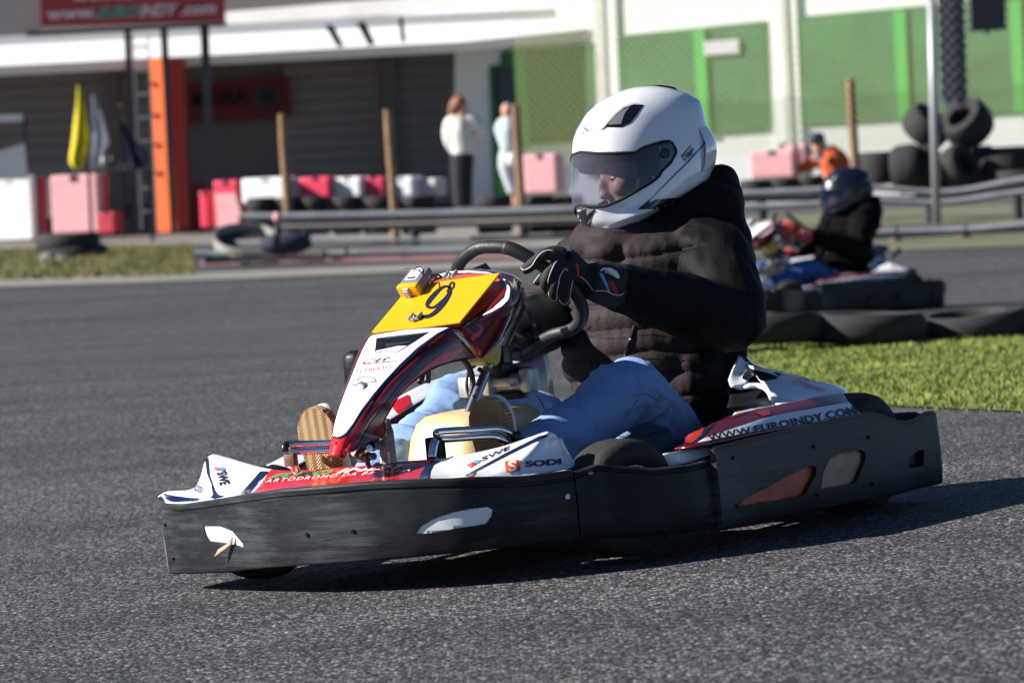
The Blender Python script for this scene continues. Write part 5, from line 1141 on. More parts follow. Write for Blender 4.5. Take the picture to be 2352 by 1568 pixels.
# ---------------------------------------------------------------- helmet, in its own frame
YAW, PITCH, SC = R(27), R(19), .3296 / 880
g0 = V3((640, 610))
hc = KM @ K(fg(*g0), 'l', .0)
fI = (-math.cos(PITCH), -math.sin(PITCH)); uI = (-math.sin(PITCH), math.cos(PITCH))
HU = (c_r * uI[0] + c_u * uI[1]).normalized(); h0 = (c_r * fI[0] + c_u * fI[1])
HF = (h0 * math.cos(YAW) - c_fw * math.sin(YAW)).normalized(); HL = HU.cross(HF).normalized()
SC = .3296 * (hc - c_o).dot(c_fw) / FPX
HM = Matrix(((HF.x, HL.x, HU.x, hc.x), (HF.y, HL.y, HU.y, hc.y), (HF.z, HL.z, HU.z, hc.z), (0, 0, 0, 1)))
outl = [(165, 505), (172, 440), (200, 370), (260, 270), (340, 190), (460, 120), (600, 83), (730, 72), (850, 88), (960, 125), (1050, 175), (1068, 250), (1085, 350), (1125, 450), (1134, 560), (1125, 660), (1090, 735), (1010, 795), (900, 855), (780, 930), (600, 1040), (450, 1112), (345, 1165), (290, 1148), (235, 1080), (190, 1000), (163, 900), (158, 800), (160, 650)]
prof = []
for gx, gy in outl:
    dx, dy = (gx - g0.x) * SC, -(gy - g0.y) * SC
    prof.append((dx * fI[0] + dy * fI[1], dx * uI[0] + dy * uI[1]))
bmin, bmax = min(b for a, b in prof), max(b for a, b in prof)
def ext(b):
    xs = []
    for i in range(len(prof)):
        (a0, b0), (a1, b1) = prof[i], prof[(i + 1) % len(prof)]
        if (b0 - b) * (b1 - b) <= 0 and b0 != b1: xs.append(a0 + (a1 - a0) * (b - b0) / (b1 - b0))
    return (min(xs), max(xs)) if xs else (0, 0)
NB = 150
bs = [bmin + (bmax - bmin) * (i + .35) / (NB - .3) for i in range(NB)]
bs = [bmin + (bmax - bmin) * (.012 + .976 * (1 - math.cos(math.pi * i / (NB - 1))) / 2) for i in range(NB)]
EX = [ext(b) for b in bs]
for _ in range(4): EX = [((EX[max(i - 1, 0)][0] + 2 * e[0] + EX[min(i + 1, NB - 1)][0]) / 4, (EX[max(i - 1, 0)][1] + 2 * e[1] + EX[min(i + 1, NB - 1)][1]) / 4) for i, e in enumerate(EX)]
def wid(b):
    bm_ = .03
    if b > bm_: return .128 * max(0, 1 - ((b - bm_) / (bmax - bm_ + .001)) ** 2.3) ** .5
    return .128 - .030 * sstep(bm_, bmin, b) if False else .128 - .022 * ((bm_ - b) / (bm_ - bmin)) ** 1.5
def section(b):
    if b <= bs[0]: e = EX[0]
    elif b >= bs[-1]: e = EX[-1]
    else:
        import bisect
        i = bisect.bisect(bs, b); t = (b - bs[i - 1]) / (bs[i] - bs[i - 1]); e = tuple(EX[i - 1][k] * (1 - t) + EX[i][k] * t for k in (0, 1))
    return e
def surf(th, b, off=0):
    e = section(b); c = (e[0] + e[1]) / 2; H = (e[1] - e[0]) / 2; W = wid(b)
    W = min(W, H * 1.05); A = math.sqrt(max(1e-6, H * H - (W * math.sin(YAW)) ** 2)) / math.cos(YAW)
    ct, s_ = math.cos(th), math.sin(th); n = 2.15 if ct > 0 else 2.3
    r = 1 / ((abs(ct) / (A + off)) ** n + (abs(s_) / (W + off)) ** n) ** (1 / n)
    return V3((c + r * ct, r * s_, b))
NT = 180
rows = [[surf(2 * math.pi * j / NT, b) for j in range(NT)] for b in bs]
hv, hfc = gridf(rows, cu=True)
hv.append(surf(0, bs[-1]) * 0 + V3(((EX[-1][0] + EX[-1][1]) / 2, 0, bmax - .0005))); top = len(hv) - 1
hfc += [((NB - 1) * NT + j, (NB - 1) * NT + (j + 1) % NT, top) for j in range(NT)]
HS = Space(HM); th_ = BVHTree.FromPolygons(hv, hfc)
def thb(p):
    q = cast(HS, th_, fg(*p), 0)
    if q is None: return None
    c = sum(section(q.z)) / 2; return (math.atan2(q.y, q.x - c), q.z)
topE = [t for t in (thb(p) for p in [(215, 535), (260, 540), (340, 547), (450, 547), (590, 541), (640, 508), (700, 488), (780, 468), (830, 462), (860, 485), (872, 520)]) if t]
botE = [t for t in (thb(p) for p in [(215, 905), (260, 912), (340, 918), (395, 912), (500, 868), (620, 800), (700, 752), (755, 712), (775, 672), (838, 612), (872, 545)]) if t]
topF, botF = lin(sorted(topE)), lin(sorted(botE)); THM = max(topE[-1][0], botE[-1][0])
faces2 = []
for f in hfc:
    q = sum((hv[i] for i in f), V3()) / len(f); c = sum(section(q.z)) / 2; t = abs(math.atan2(q.y, q.x - c))
    if t < THM - R(20) and botF(t) - .001 < q.z < topF(t) + .001: continue
    faces2.append(f)
hroot = obj('helmet', (hv, faces2), [MATS['shell'], MATS['pad']], driver, fix=False); 
hroot.matrix_parent_inverse = Matrix.Identity(4); hroot.matrix_basis = KM.inverted() @ HM
so_ = hroot.modifiers.new('t', 'SOLIDIFY'); so_.thickness = .016; so_.offset = -1; so_.material_offset = 1; so_.material_offset_rim = 1
# (rows run upward with theta anticlockwise: faces already point outwards)
VT = [THM * (i / 60 * 2 - 1) for i in range(61)]
def vrow(k, off): return [surf(t, botF(abs(t)) * (1 - k) + topF(abs(t)) * k, off) for t in VT]
vis = gridf([vrow(k / 10, .0035) for k in range(11)])
clearf, darkf = [], []
for f in vis[1]:
    q = sum((vis[0][i] for i in f), V3()) / 4; c = sum(section(q.z)) / 2; t = abs(math.atan2(q.y, q.x - c))
    kk = (q.z - botF(t)) / max(1e-4, topF(t) - botF(t))
    (darkf if t > THM - R(25) + R(4) * kk else clearf).append(f)
obj('visor', (vis[0], clearf), MATS['visor'], hroot, fix=False)
pv = obj('visor_plate', (vis[0], darkf), MATS['gloss'], hroot, fix=False); pv.modifiers.new('t', 'SOLIDIFY').thickness = .003
edge = [surf(t, topF(abs(t)), .002) for t in VT] + [surf(t, botF(abs(t)), .002) for t in reversed(VT)]
obj('visor_seal', tube(edge, .0040, 8, closed=True), MATS['pad'], hroot)
kb = .0
def hdec(name, poly, m, off=.0012, step=5): return decal(name, [fr(fg, poly)], th_, m, hroot, HS, off, step)
hdec('top_vent', [(352, 388), (400, 325), (455, 268), (515, 226), (580, 206), (652, 209), (605, 280), (560, 336), (500, 366), (385, 364)], MATS['gloss'], .001)
hdec('vent_mesh', [(405, 350), (430, 305), (480, 262), (560, 222), (520, 270), (495, 345)], MATS['grey'], .0022)
hdec('vent_lip', [(352, 388), (372, 355), (405, 315), (455, 262), (515, 220), (580, 201), (640, 203), (580, 212), (516, 234), (462, 276), (412, 330), (385, 364)], mat('vent_lip', (.5, .5, .52), .3), .003)
obj('top_vent', ([ (surf(math.atan2(-abs(q.y), q.x - sum(section(q.z)) / 2), q.z, .001)) for q in [cast(HS, th_, fg(*p), 0) for p in [(385, 364), (455, 268), (580, 206), (652, 209), (560, 336)]]], [(0, 1, 2, 3, 4)]), MATS['gloss'], hroot)
hdec('stripe', [(1060, 488), (1062, 500), (960, 615), (870, 702), (780, 790), (700, 868), (690, 890), (740, 868), (830, 858), (908, 850), (850, 895), (795, 932), (700, 936), (608, 938), (660, 895), (700, 862), (770, 790), (860, 695), (950, 608)], MATS['gloss'])
hdec('stripe', [(1062, 488), (1090, 425), (1094, 430), (1066, 498)], MATS['gloss'])
hdec('chin_vent', [(168, 935), (205, 952), (262, 922), (316, 934), (300, 975), (286, 1010), (284, 1072), (240, 1070), (205, 1020), (180, 975)], MATS['gloss'])
hdec('chin_vent_clip', [(178, 920), (205, 905), (240, 918), (215, 935), (190, 932)], MATS['chrome'], .004)
hdec('chin_vent_lip', [(262, 926), (312, 936), (262, 975)], MATS['grey'], .004)
hdec('print_line', [(241, 358), (298, 366), (298, 369), (241, 361)], MATS['ink']); hdec('print_line', [(222, 420), (278, 430), (278, 433), (222, 423)], MATS['ink'])
hdec('print_line', [(912, 566), (980, 488), (984, 494), (914, 575)], MATS['ink']); hdec('print_line', [(940, 618), (1010, 540), (1013, 546), (944, 624)], MATS['ink'])
lettering('lettering', 'OMP', fr(fg, [(224, 412), (284, 424), (294, 376), (232, 366)]), th_, MATS['ink'], hroot, HS, off=.003, shear=.15, bold=.01)
lettering('lettering', 'OMP', fr(fg, [(930, 608), (1003, 545), (995, 500), (920, 570)]), th_, MATS['ink'], hroot, HS, off=.003, shear=.1, bold=.02)
vz = BVHTree.FromPolygons(vis[0], vis[1])
pc = cast(HS, vz, fg(800, 545), .002); dpv = vz.find_nearest(pc)[1]; dpv = dpv if dpv.y > 0 else -dpv
obj('visor_pivot', lathe([(.0125, 0), (.0125, .003), (.010, .004), (.009, .0015), (.004, .002), (.0038, .0045), (.0004, .0048)], frame(pc, dpv), 24), MATS['satin'], hroot, auto=40)
pc = cast(HS, vz, fg(718, 714), .002)
obj('screw', lathe([(.004, 0), (.0038, .0015), (.0004, .002)], frame(pc, dpv), 14), MATS['steel'], hroot)
def pad(name, ts, ks, off):
    rr = [[surf(t, botF(abs(t)) * (1 - k) + topF(abs(t)) * k, off) for t in ts(k)] for k in ks]
    o = obj(name, gridf(rr), MATS['pad'], hroot); o.modifiers.new('t', 'SOLIDIFY').thickness = .01
for sg in (1, -1):
    t0 = R(50) if sg > 0 else R(70)
    pad('cheek_pad', lambda k: [sg * (t0 + R(16) * k * (1.4 - k) + (THM + .1 - t0) * u / 8) for u in range(9)], [-.15 + 1.35 * i / 12 for i in range(13)], -.017)
pad('brow_pad', lambda k: [R(-68 + 136 * u / 24) for u in range(25)], [.80, .88, .96, 1.08], -.015)
# rear spoiler and rear top vent
sp_ = [thb(p) for p in [(845, 95), (900, 105), (970, 132)]]
rv = [[surf(th0, b0 + d, .002 + h) for (th0, b0) in [(R(175), bmax - .030), (R(179), bmax - .030), (R(184), bmax - .030)]] for d, h in ((.016, .0), (.0, .008), (-.012, .007), (-.024, .0))]
obj('rear_vent', patch([[surf(R(a), bmax - d, h) for a in (150, 165, 180, 195, 210)] for d, h in ((.010, .001), (.020, .008), (.034, .010), (.046, .001))], 3, 3), MATS['gloss'], hroot)
sp = [[surf(R(a), b_, h) for a in (140, 150, 162, 172, 180, 188, 198, 210, 220)] for b_, h in ((.035, .001), (.012, .006), (-.02, .010), (-.06, .006), (-.075, .001))]
obj('rear_spoiler', patch(sp, 3, 3), MATS['shell'], hroot)
# neck roll closing the helmet from below
bot = [surf(2 * math.pi * j / 60, bs[3]) for j in range(60)]
cb = sum(bot, V3()) / 60
obj('neck_roll', gridf([[cb + (q - cb) * k + V3((0, 0, h)) for q in bot] for k, h in ((.985, .004), (.95, -.008), (.80, -.014), (.6, -.004), (.55, .03))], cu=True, cap=True), MATS['pad'], hroot)

# ---------------------------------------------------------------- body, one continuous skin
HI = KM.inverted() @ HM
def tb(pts, rad, n=14, sm=5): return tube(pts, rad, n, sm=sm)
sL, sR = V3((-1.09, .175, .655)), V3((-1.09, -.175, .655))
eL, eR = V3((-.955, .305, .50)), K((1268, 716), 'l', -.27)
wL = KS.KP(fi(1010, 650), wc + wn * .035, wn); wR = KS.KP((1195, 792), wc + wn * .05, wn)
hipL, hipR = V3((-.93, .105, .19)), V3((-.93, -.105, .19))
kL, kR = V3((-.565, .235, .352)), V3((-.50, -.20, .355))
aL, aR = V3((-.115, .185, .215)), V3((-.035, -.165, .205))
hd = lambda x, y, z: HI @ V3((x, y, z))
HR3 = HI.to_3x3()
def feat(x, y, z, r): return ell(hd(x, y, z), r, HR3, 10)
fx, fz = .026, -.02           # head centre inside the helmet
face = [feat(fx, 0, fz + .02, (.098, .076, .105)), feat(fx + .028, 0, fz - .055, (.070, .062, .065)), feat(fx + .098, 0, fz - .012, (.020, .010, .030)), feat(fx + .108, 0, fz - .030, (.016, .014, .012)), feat(fx + .085, .012, fz - .034, (.012, .012, .010)),
        feat(fx + .070, .036, fz - .022, (.030, .026, .026)), feat(fx + .070, -.036, fz - .022, (.030, .026, .026)), feat(fx + .084, 0, fz + .034, (.020, .050, .010)), feat(fx + .088, 0, fz - .062, (.014, .024, .006)), feat(fx + .086, 0, fz - .072, (.014, .020, .007)), feat(fx + .078, 0, fz - .095, (.022, .024, .018)),
        feat(fx - .005, .078, fz, (.018, .006, .028)), feat(fx - .005, -.078, fz, (.018, .006, .028))]
neck = tb([V3((-1.09, 0, .62)), hd(-.03, 0, -.14), hd(-.01, 0, -.04)], [.06, .055, .055])
trunk = [ell((-1.05, 0, .56), (.10, .15, .15)), ell((-1.0, 0, .38), (.09, .12, .16)), ell((-.96, 0, .21), (.10, .13, .08))]
limbs = [tb([V3((-1.08, 0, .64)), sL, eL, wL.lerp(eL, .1)], [.065, .052, .040, .026]), tb([V3((-1.08, 0, .64)), sR, eR, wR.lerp(eR, .1)], [.065, .052, .040, .026]),
         tb([V3((-.96, 0, .2)), hipL, kL, aL], [.065, .07, .05, .036]), tb([V3((-.96, 0, .2)), hipR, kR, aR], [.065, .07, .05, .036])]
body = organic('body', face + [neck] + trunk + limbs, MATS['skin'], driver, .0055, 4)
for s in (-1, 1):
    e = obj('eye', ell(hd(fx + .0815, s * .031, fz + .004), (.0115, .010, .0055), None, 8), mat('eye', (.75, .72, .68), .1), driver)
    obj('iris', ell(hd(fx + .0905, s * .031, fz + .003), (.0035, .005, .005), HR3, 6), mat('iris', (.05, .03, .015), .1), e)
obj('brow', ell(hd(fx + .098, .031, fz + .028), (.006, .016, .004), HR3, 6), mat('brow_hair', (.05, .025, .012), .8), driver)
obj('hair', join(feat(fx - .014, 0, fz + .040, (.096, .078, .095))), mat('brown_hair', (.05, .025, .012), .8), driver)

# ---------------------------------------------------------------- jacket
def nz(p, s): return noise.noise(p * s)
def quilt_fn(q, n):
    arm = sstep(.19, .25, abs(q.y)) if q.x < -.80 else 1.
    arm = max(arm, sstep(-.85, -.81, q.x)) if q.z > .42 else arm
    hood = sstep(.70, .76, q.z)
    t = (1 - arm) * (1 - hood)
    s = (q.z + .02 * q.y + .018 * nz(q, 6)) / .062
    puff = abs(math.sin(math.pi * s)) ** .28
    d = t * (.017 * puff - .011) + t * (.003 * nz(V3((q.x * 7, q.y * 7, q.z * 16)), 1) + .0030 * nz(V3((q.x * 42, q.y * 52, q.z * 16)), 1))
    ridg = 1 - abs(nz(V3((q.x * 7, q.y * 7, q.z * 13)), 1)) * 2
    d += (1 - t) * (.0055 * ridg ** 2 - .002 + .003 * nz(V3((q.x * 26, q.y * 26, q.z * 12)), 1))
    return q + n * d
jk = [ell(K((1625, 800), 'f', -1.08), (.10, .10, .14)), ell(K((1600, 880), 'f', -1.0), (.10, .09, .12)), ell((-1.06, 0, .575), (.150, .205, .165)), ell((-1.05, 0, .66), (.135, .19, .09)), ell((-1.02, 0, .50), (.165, .20, .15)), ell((-1.00, 0, .42), (.165, .205, .17)), ell((-.96, 0, .27), (.19, .20, .11)),
      ell((-1.11, .13, .655), (.10, .115, .10)), ell((-1.11, -.13, .655), (.10, .115, .10)),
      ell((-1.05, -.05, .72), (.13, .13, .075)),
      tb([V3((-1.08, .06, .64)), sL, sL.lerp(eL, .5) + V3((0, .015, 0)), eL, eL.lerp(wL, .35), eL.lerp(wL, .7), wL.lerp(eL, .2)], [.10, .105, .098, .088, .078, .064, .056], 18),
      tb([V3((-1.08, -.06, .64)), sR, eR, eR.lerp(wR, .5), wR.lerp(eR, .15)], [.10, .10, .080, .066, .048], 18)]
# hood bunched behind the helmet
hb = [((1610, 560), -1.17, 75), ((1645, 510), -1.20, 72), ((1650, 455), -1.24, 62), ((1650, 425), -1.26, 50), ((1625, 490), -1.28, 75), ((1600, 520), -1.28, 80), ((1660, 560), -1.2, 70), ((1560, 590), -1.12, 80), ((1650, 590), -1.16, 75), ((1480, 590), -1.0, 62), ((1400, 590), -.95, 55)]
hd_ = lambda x, y, z: (KM.inverted() @ HM) @ V3((x, y, z))
jk += [ell(hd_(-.03, 0, bmin - .005), (.115, .115, .05)), ell(hd_(-.10, .02, bmin + .005), (.11, .13, .07)), ell(hd_(.03, 0, bmin - .035), (.10, .11, .04))]
for p, f, r in hb: jk.append(ell(K(p, 'f', f), (r / 930,) * 3))
jacket = organic('jacket', jk, MATS['soft'], driver, .0055, 16, quilt_fn)
def jacket_mat():
    m = mat('jacket_fabric', (.030, .021, .022), .65, spec=.12, bump=.35, bscale=140); nt = m.node_tree; n = nt.nodes; b = n['Principled BSDF']
    at = n.new('ShaderNodeAttribute'); at.attribute_name = 'quilted'; mx = n.new('ShaderNodeMix'); mx.data_type = 'RGBA'
    mx.inputs[6].default_value = (.0045, .004, .0045, 1); mx.inputs[7].default_value = (.034, .0235, .0245, 1)
    nt.links.new(at.outputs['Fac'], mx.inputs[0]); nt.links.new(mx.outputs[2], b.inputs['Base Color'])
    return m
jacket.data.materials.clear(); jacket.data.materials.append(jacket_mat())
qa = jacket.data.attributes.new('quilted', 'FLOAT', 'POINT')
def qv(q):
    f = (1 - sstep(.19, .215, q.y + .03 * sstep(.55, .62, q.z) * 1.6)) * (1 - sstep(.725, .75, q.z - .05 * sstep(-1.05, -.95, q.x))) * sstep(-1.16, -1.12, q.x)
    fore = sstep(-.86, -.82, q.x) * sstep(.47, .50, q.z) * sstep(.0, .04, q.y)
    return f * (1 - fore)
qa.data.foreach_set('value', [qv(v.co) for v in jacket.data.vertices])
jt = BVHTree.FromPolygons([v.co for v in jacket.data.vertices], [tuple(p.vertices) for p in jacket.data.polygons])
def seam(name, fn, pts, tree, r, m, parent, off=0, n=6, S=None, dense=6):
    path = smoothp([fn(*p) for p in pts], dense, False); q = [cast(S or KS, tree, p, off) for p in path]; q = [x for x in q if x is not None]
    if len(q) < 3: return None
    for _ in range(2): q = [q[0]] + [(q[i - 1] + q[i] * 2 + q[i + 1]) / 4 for i in range(1, len(q) - 1)] + [q[-1]]
    return obj(name, tube(q, r, n), m, parent)
seam('zip', fh, [(938, 700), (925, 760), (895, 830), (878, 880), (878, 930)], jt, .0042, MATS['gloss'], jacket, .001, 8)
# hem stays down inside the seat

# ---------------------------------------------------------------- trousers
def tr_fn(q, n):
    d = .005 * nz(q, 8)
    r1 = 1 - abs(nz(V3((q.x * 9 + q.z * 6, q.y * 6, q.z * 15 - q.x * 8)), 1)) * 2
    d += .009 * max(0, r1) ** 3 - .002
    low = sstep(-.40, -.15, q.x); d += low * .009 * math.sin(62 * (q.x * .8 - q.z * .55) + 5 * nz(q, 9))
    kn = math.exp(-((q.x + .60) / .07) ** 2) * sstep(.40, .24, q.z); d -= .012 * kn * abs(math.sin(46 * (q.x * .6 + q.z)))
    hip = sstep(-.70, -.84, q.x); d -= .010 * hip * abs(math.sin(40 * (q.x + .5 * q.z) + 3 * nz(q, 6))) ** 2
    return q + n * d
tp_ = [tb([V3((-.97, .03, .19)), hipL, hipL.lerp(kL, .5) + V3((0, 0, .005)), kL, kL.lerp(aL, .3), kL.lerp(aL, .65), aL], [.10, .105, .096, .086, .076, .070, .062], 20),
       tb([V3((-.97, -.03, .19)), hipR, hipR.lerp(kR, .5), kR, kR.lerp(aR, .3), kR.lerp(aR, .65), aR + V3((.02, 0, -.01))], [.10, .105, .092, .080, .072, .070, .066], 20),
       ell((-.97, 0, .2), (.16, .19, .11))]
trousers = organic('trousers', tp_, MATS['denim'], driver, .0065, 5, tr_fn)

tt = BVHTree.FromPolygons([v.co for v in trousers.data.vertices], [tuple(p.vertices) for p in trousers.data.polygons])
dk_ = mat('dark_seam_thread', (.09, .13, .22), .9)
seam('seam', fh, [(940, 1190), (985, 1172), (1040, 1185), (1100, 1222)], tt, .0012, dk_, trousers, 0, 5)
seam('seam', fh, [(935, 1010), (960, 1090), (985, 1172), (900, 1300), (830, 1430)], tt, .0010, dk_, trousers, -.0004, 5)
for zz in ([(955, 668), (1050, 690), (1180, 705), (1290, 725)], [(965, 770), (1060, 765), (1200, 780), (1400, 800)], [(900, 930), (1000, 930), (1120, 932), (1330, 945)], [(520, 770), (640, 780), (760, 790), (880, 785)], [(700, 640), (620, 720), (560, 760)]):
    seam('stitching', fh, zz, jt, .0009, MATS['soft'], jacket, .0002, 5)
# ---------------------------------------------------------------- shoes
def sole_mat():
    m = mat('gum_herringbone_sole', (.60, .34, .14), .6); nt = m.node_tree; n = nt.nodes; b = n['Principled BSDF']
    tc = n.new('ShaderNodeTexCoord'); sx = n.new('ShaderNodeSeparateXYZ'); nt.links.new(tc.outputs['Object'], sx.inputs[0])
    pp = n.new('ShaderNodeMath'); pp.operation = 'PINGPONG'; pp.inputs[1].default_value = .012; nt.links.new(sx.outputs['X'], pp.inputs[0])
    ad = n.new('ShaderNodeMath'); ad.operation = 'ADD'; nt.links.new(sx.outputs['Y'], ad.inputs[0]); nt.links.new(pp.outputs[0], ad.inputs[1])
    ml = n.new('ShaderNodeMath'); ml.operation = 'MULTIPLY'; ml.inputs[1].default_value = 820; nt.links.new(ad.outputs[0], ml.inputs[0])
    si = n.new('ShaderNodeMath'); si.operation = 'SINE'; nt.links.new(ml.outputs[0], si.inputs[0])
    bp = n.new('ShaderNodeBump'); bp.inputs['Distance'].default_value = .0035; bp.inputs['Strength'].default_value = 1; nt.links.new(si.outputs[0], bp.inputs['Height']); nt.links.new(bp.outputs[0], b.inputs['Normal'])
    mx = n.new('ShaderNodeMix'); mx.data_type = 'RGBA'; mx.inputs[6].default_value = (.46, .28, .12, 1); mx.inputs[7].default_value = (.62, .41, .21, 1)
    mr = n.new('ShaderNodeMapRange'); mr.inputs[1].default_value = -.7; mr.inputs[2].default_value = .5; nt.links.new(si.outputs[0], mr.inputs[0]); nt.links.new(mr.outputs[0], mx.inputs[0]); nt.links.new(mx.outputs[2], b.inputs['Base Color'])
    return m
MATS['sole'] = sole_mat()
def shoe(toe, heel, ank):
    ax = (toe - heel); L = ax.length; ax.normalize(); x = V3((0, 1, 0)); x = (x - ax * x.dot(ax)).normalized(); z = x.cross(ax)
    if z.x < 0: x = -x; z = -z                      # z: out of the sole, forward
    M = Matrix(((x.x, ax.x, z.x, heel.x), (x.y, ax.y, z.y, heel.y), (x.z, ax.z, z.z, heel.z), (0, 0, 0, 1)))
    hw = lin([(0, .014), (.03, .026), (.08, .036), (.2, .040), (.4, .040), (.55, .047), (.72, .056), (.84, .054), (.93, .042), (.98, .024), (1, .009)])
    ts = [0, .01, .03, .06, .1, .2, .3, .4, .5, .6, .7, .78, .85, .9, .94, .97, .99, 1]
    ring = [V3((hw(t), t * L, 0)) for t in ts] + [V3((-hw(t), t * L, 0)) for t in reversed(ts)]
    c = V3((0, L * .5, 0))
    rows = [[c + (q - c) * k + V3((0, 0, h)) for q in ring] for k, h in ((.90, .0), (.93, -.0015), (.985, -.001), (1, -.005), (1, -.026), (.97, -.028))]
    o = obj('shoe_sole', gridf(rows, cu=True, cap=True), MATS['sole'], driver, auto=35)
    o.matrix_parent_inverse = Matrix.Identity(4); o.matrix_basis = M
    up = [ell(M @ V3((0, L * .74, -.045)), (.045, .075, .035), M.to_3x3()), ell(M @ V3((0, L * .45, -.055)), (.036, .09, .04), M.to_3x3()), ell(M @ V3((0, L * .16, -.05)), (.034, .045, .04), M.to_3x3()), tb([M @ V3((0, L * .25, -.06)), ank], [.042, .046])]
    obj_ = organic('shoe', up, MATS['cloth'], driver, .006, 3)
shoe(K((716, 936), 'l', -.17), K((716, 936), 'l', -.17) + V3((-.03, 0, -.275)), aR)
shoe(K((1112, 914), 'l', .175), K((1112, 914), 'l', .175) + V3((-.02, 0, -.275)), aL)

# ---------------------------------------------------------------- gloves
def hp_(p, o, fn=fi): return KS.KP(fn(*p), wc + wn * o, wn)
def glove(palm, fingers, cuff):
    parts = [tube([hp_(p, o) for p, o, r in palm], [r for *_, r in palm], 14, sm=4)]
    for f in fingers: parts.append(tube([hp_(p, o) for p, o, r in f], [r for *_, r in f], 12, sm=4))
    if cuff: parts.append(tube([q for q, r in cuff], [r for q, r in cuff], 16, sm=4))
    for f in fingers: parts.append(ell(hp_(f[-1][0], f[-1][1]), (f[-1][2] * 1.02,) * 3, None, 8))
    return organic('glove', parts, MATS['leather'], driver, .0026, 3, lambda q, n: q + n * .0012 * nz(q, 60))
G1 = glove([((1010, 640), .045, .032), ((930, 570), .040, .036), ((850, 480), .034, .036), ((790, 420), .026, .030)],
  [[((800, 380), .028, .019), ((690, 345), .020, .017), ((560, 370), .004, .0158), ((450, 450), -.014, .0150), ((370, 520), -.024, .0145), ((330, 545), -.028, .0135)],
   [((790, 450), .020, .018), ((700, 510), -.002, .0165), ((610, 620), -.026, .0155), ((570, 720), -.034, .0150), ((585, 800), -.030, .0135)],
   [((840, 520), .018, .018), ((760, 600), -.006, .0165), ((700, 720), -.030, .0155), ((675, 840), -.036, .0150), ((690, 910), -.030, .0135)],
   [((900, 590), .020, .018), ((860, 680), -.004, .0160), ((815, 800), -.026, .0150), ((805, 900), -.032, .0145), ((820, 955), -.026, .0130)],
   [((860, 520), .030, .020), ((700, 560), .012, .0165), ((560, 640), -.002, .0140), ((470, 700), -.010, .0120)]],
  [(hp_((1000, 640), .045), .034), (hp_((1150, 690), .06), .036), (wL.lerp(eL, .05), .046), (wL.lerp(eL, .16), .054), (wL.lerp(eL, .30), .060), (wL.lerp(eL, .36), .060)])
gt = BVHTree.FromPolygons([v.co for v in G1.data.vertices], [tuple(p.vertices) for p in G1.data.polygons])
for pth in ([(660, 325), (600, 318), (520, 350), (450, 430), (400, 510), (330, 555), (285, 560), (262, 520), (275, 470)], [(725, 445), (690, 480), (640, 580), (605, 680), (600, 740)],
            [(845, 575), (825, 545), (795, 570), (750, 650), (735, 740), (715, 830), (715, 920), (700, 945), (650, 935), (620, 890), (612, 850)], [(910, 700), (890, 800), (870, 920), (840, 985), (790, 990), (760, 960), (745, 930)],
            [(500, 620), (450, 690), (400, 748)], [(1000, 645), (1080, 700), (1140, 780), (1180, 820), (1330, 825), (1420, 870), (1500, 880), (1555, 850)]):
    seam('piping', fi, pth, gt, .0011, MATS['piping'], G1, .0006, 5)
decal('red_stripe', [fr(fi, [(960, 470), (990, 540), (985, 650), (962, 650), (965, 560), (945, 490)])], gt, MATS['redink'], G1, off=.0012, step=3)
decal('cuff_stripe', [fr(fi, [(1240, 600), (1290, 610), (1330, 700), (1390, 850), (1360, 850), (1300, 720)])], gt, MATS['blueink'], G1, off=.0012, step=3)
decal('cuff_stripe', [fr(fi, [(1345, 700), (1420, 700), (1500, 870), (1430, 868)])], gt, mat('deep_red_cloth', (.35, .02, .02), .7), G1, off=.0012, step=3)
jgt = bvh(([v.co for v in jacket.data.vertices], [tuple(p.vertices) for p in jacket.data.polygons]), ([v.co for v in G1.data.vertices], [tuple(p.vertices) for p in G1.data.polygons]))
bq = cast(KS, jgt, fi(1370, 610), .003)
decal('cuff_badge', [fr(fi, [(1250, 575), (1290, 545), (1380, 545), (1460, 590), (1492, 650), (1480, 678), (1440, 660), (1380, 600), (1300, 565), (1262, 585)])], jgt, MATS['whiteink'], G1, off=.003, step=3)
lettering('lettering', 'speed', fr(fi, [(1290, 595), (1435, 670), (1450, 630), (1310, 570)]), jgt, MATS['whiteink'], G1, off=.004, bold=.02, shear=.2)
G2 = glove([((0, 0), 0, .01)] and [((300, 1560), .040, .032), ((180, 1530), .030, .034), ((60, 1490), .026, .030)],
  [[((60, 1470), .020, .018), ((-40, 1440), -.006, .016), ((-60, 1400), -.030, .015), ((-30, 1370), -.034, .014)],
   [((90, 1500), .018, .018), ((20, 1420), -.012, .016), ((10, 1360), -.032, .015), ((50, 1340), -.034, .013)],
   [((130, 1520), .018, .018), ((90, 1430), -.014, .016), ((90, 1380), -.032, .015), ((120, 1360), -.030, .013)],
   [((180, 1540), .020, .017), ((160, 1460), -.012, .015), ((150, 1410), -.028, .014), ((180, 1390), -.026, .012)],
   [((160, 1500), .030, .019), ((60, 1440), .022, .016), ((-20, 1400), .016, .014), ((-60, 1380), .012, .012)]],
  [(hp_((280, 1560), .04), .034), (wR.lerp(eR, .2), .044), (wR.lerp(eR, .35), .048)])
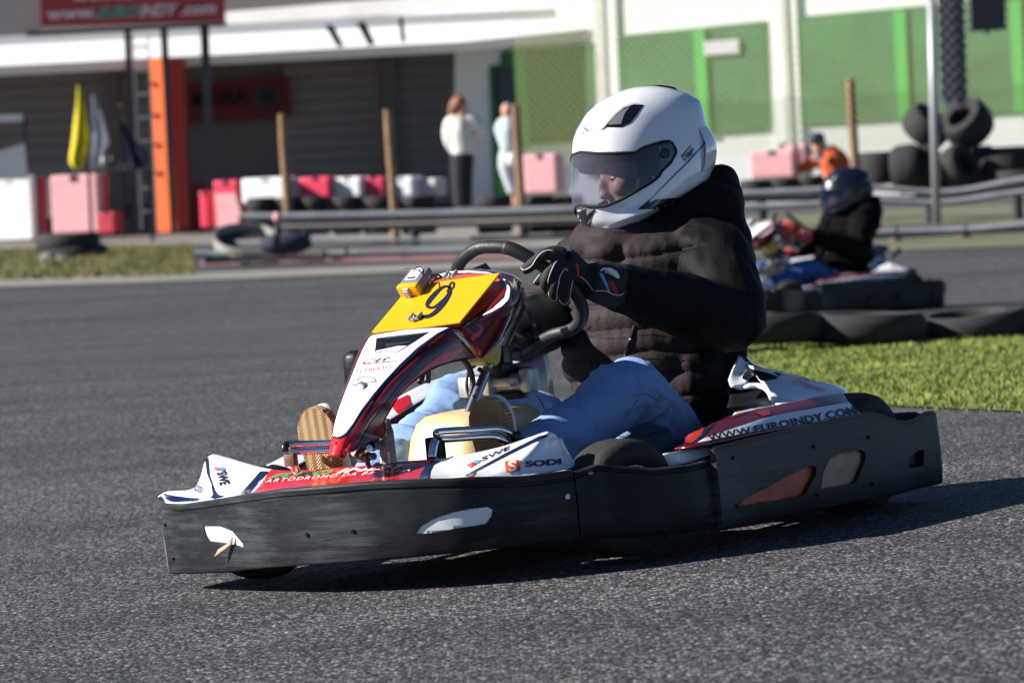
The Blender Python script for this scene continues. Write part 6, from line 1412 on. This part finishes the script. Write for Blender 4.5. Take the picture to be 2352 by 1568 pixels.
g2t = BVHTree.FromPolygons([v.co for v in G2.data.vertices], [tuple(p.vertices) for p in G2.data.polygons])
seam('piping', fe, [(1080, 690), (1100, 730), (1135, 778), (1145, 782)], g2t, .0013, MATS['piping'], G2, .0008, 5)
# ================================================================== second kart and driver, farther down the track
PS2 = R(57)
_F2 = Vector((-math.sin(PS2), -math.cos(PS2), 0)); _L2 = Vector((math.cos(PS2), -math.sin(PS2), 0)); _U2 = Vector((0, 0, 1))
tgt = WY(2198, 665, 36); S2 = 1.06; o2 = tgt - (_F2 * (-1.40) + _L2 * .69) * S2
KM2 = Matrix(((_F2.x, _L2.x, 0, o2.x), (_F2.y, _L2.y, 0, o2.y), (0, 0, 1, -.325), (0, 0, 0, 1))) @ Matrix.Scale(S2, 4)
bpy.context.view_layer.update()
k2 = copy_tree(kart); k2.matrix_world = KM2; tag(k2, 'distant kart with a red and white side pod following behind the tyres at right', 'go-kart', 'racing go karts')
d2 = copy_tree(driver); d2.matrix_world = Matrix.Translation((_F2 * -.95) * (S2 - 1.02) - Vector((.10, 0, .02))) @ KM2 @ Matrix.Scale(1.02 / S2, 4); tag(d2, 'driver in dark blue helmet, black jacket, blue jeans and red gloves in the distant kart', 'person', 'kart drivers')
def recolour(o, table):
    for c in children(o):
        for i, s in enumerate(c.material_slots):
            m = s.material
            if m and m.name in table: s.link = 'OBJECT'; s.material = table[m.name]
        recolour(c, table)
recolour(d2, {'helmet_white': mat('helmet_navy', (.003, .005, .016), .35, coat=.2), 'glove_suede': mat('red_glove', (.62, .05, .03), .7), 'sky_tinted_sweat_fabric': mat('blue_denim', (.03, .10, .30), .85), 'jacket_fabric': MATS['soft'], 'clear_visor': glassy('mirror_visor', (.25, .27, .32), 1.8), 'vent_lip': MATS['gloss'], 'red_print': mat('glove_red_trim', (.5, .05, .03), .7)})
recolour(k2, {'orange_plate': MATS['black'], 'tan_plate': MATS['black'], 'white_gloss_plastic': MATS['white'], 'yellow_board': mat('white_board', (.75, .75, .75), .4)})
for c in list(children(k2)):
    if c.name.startswith('number.') or c.name == 'number': c.name = 'number'
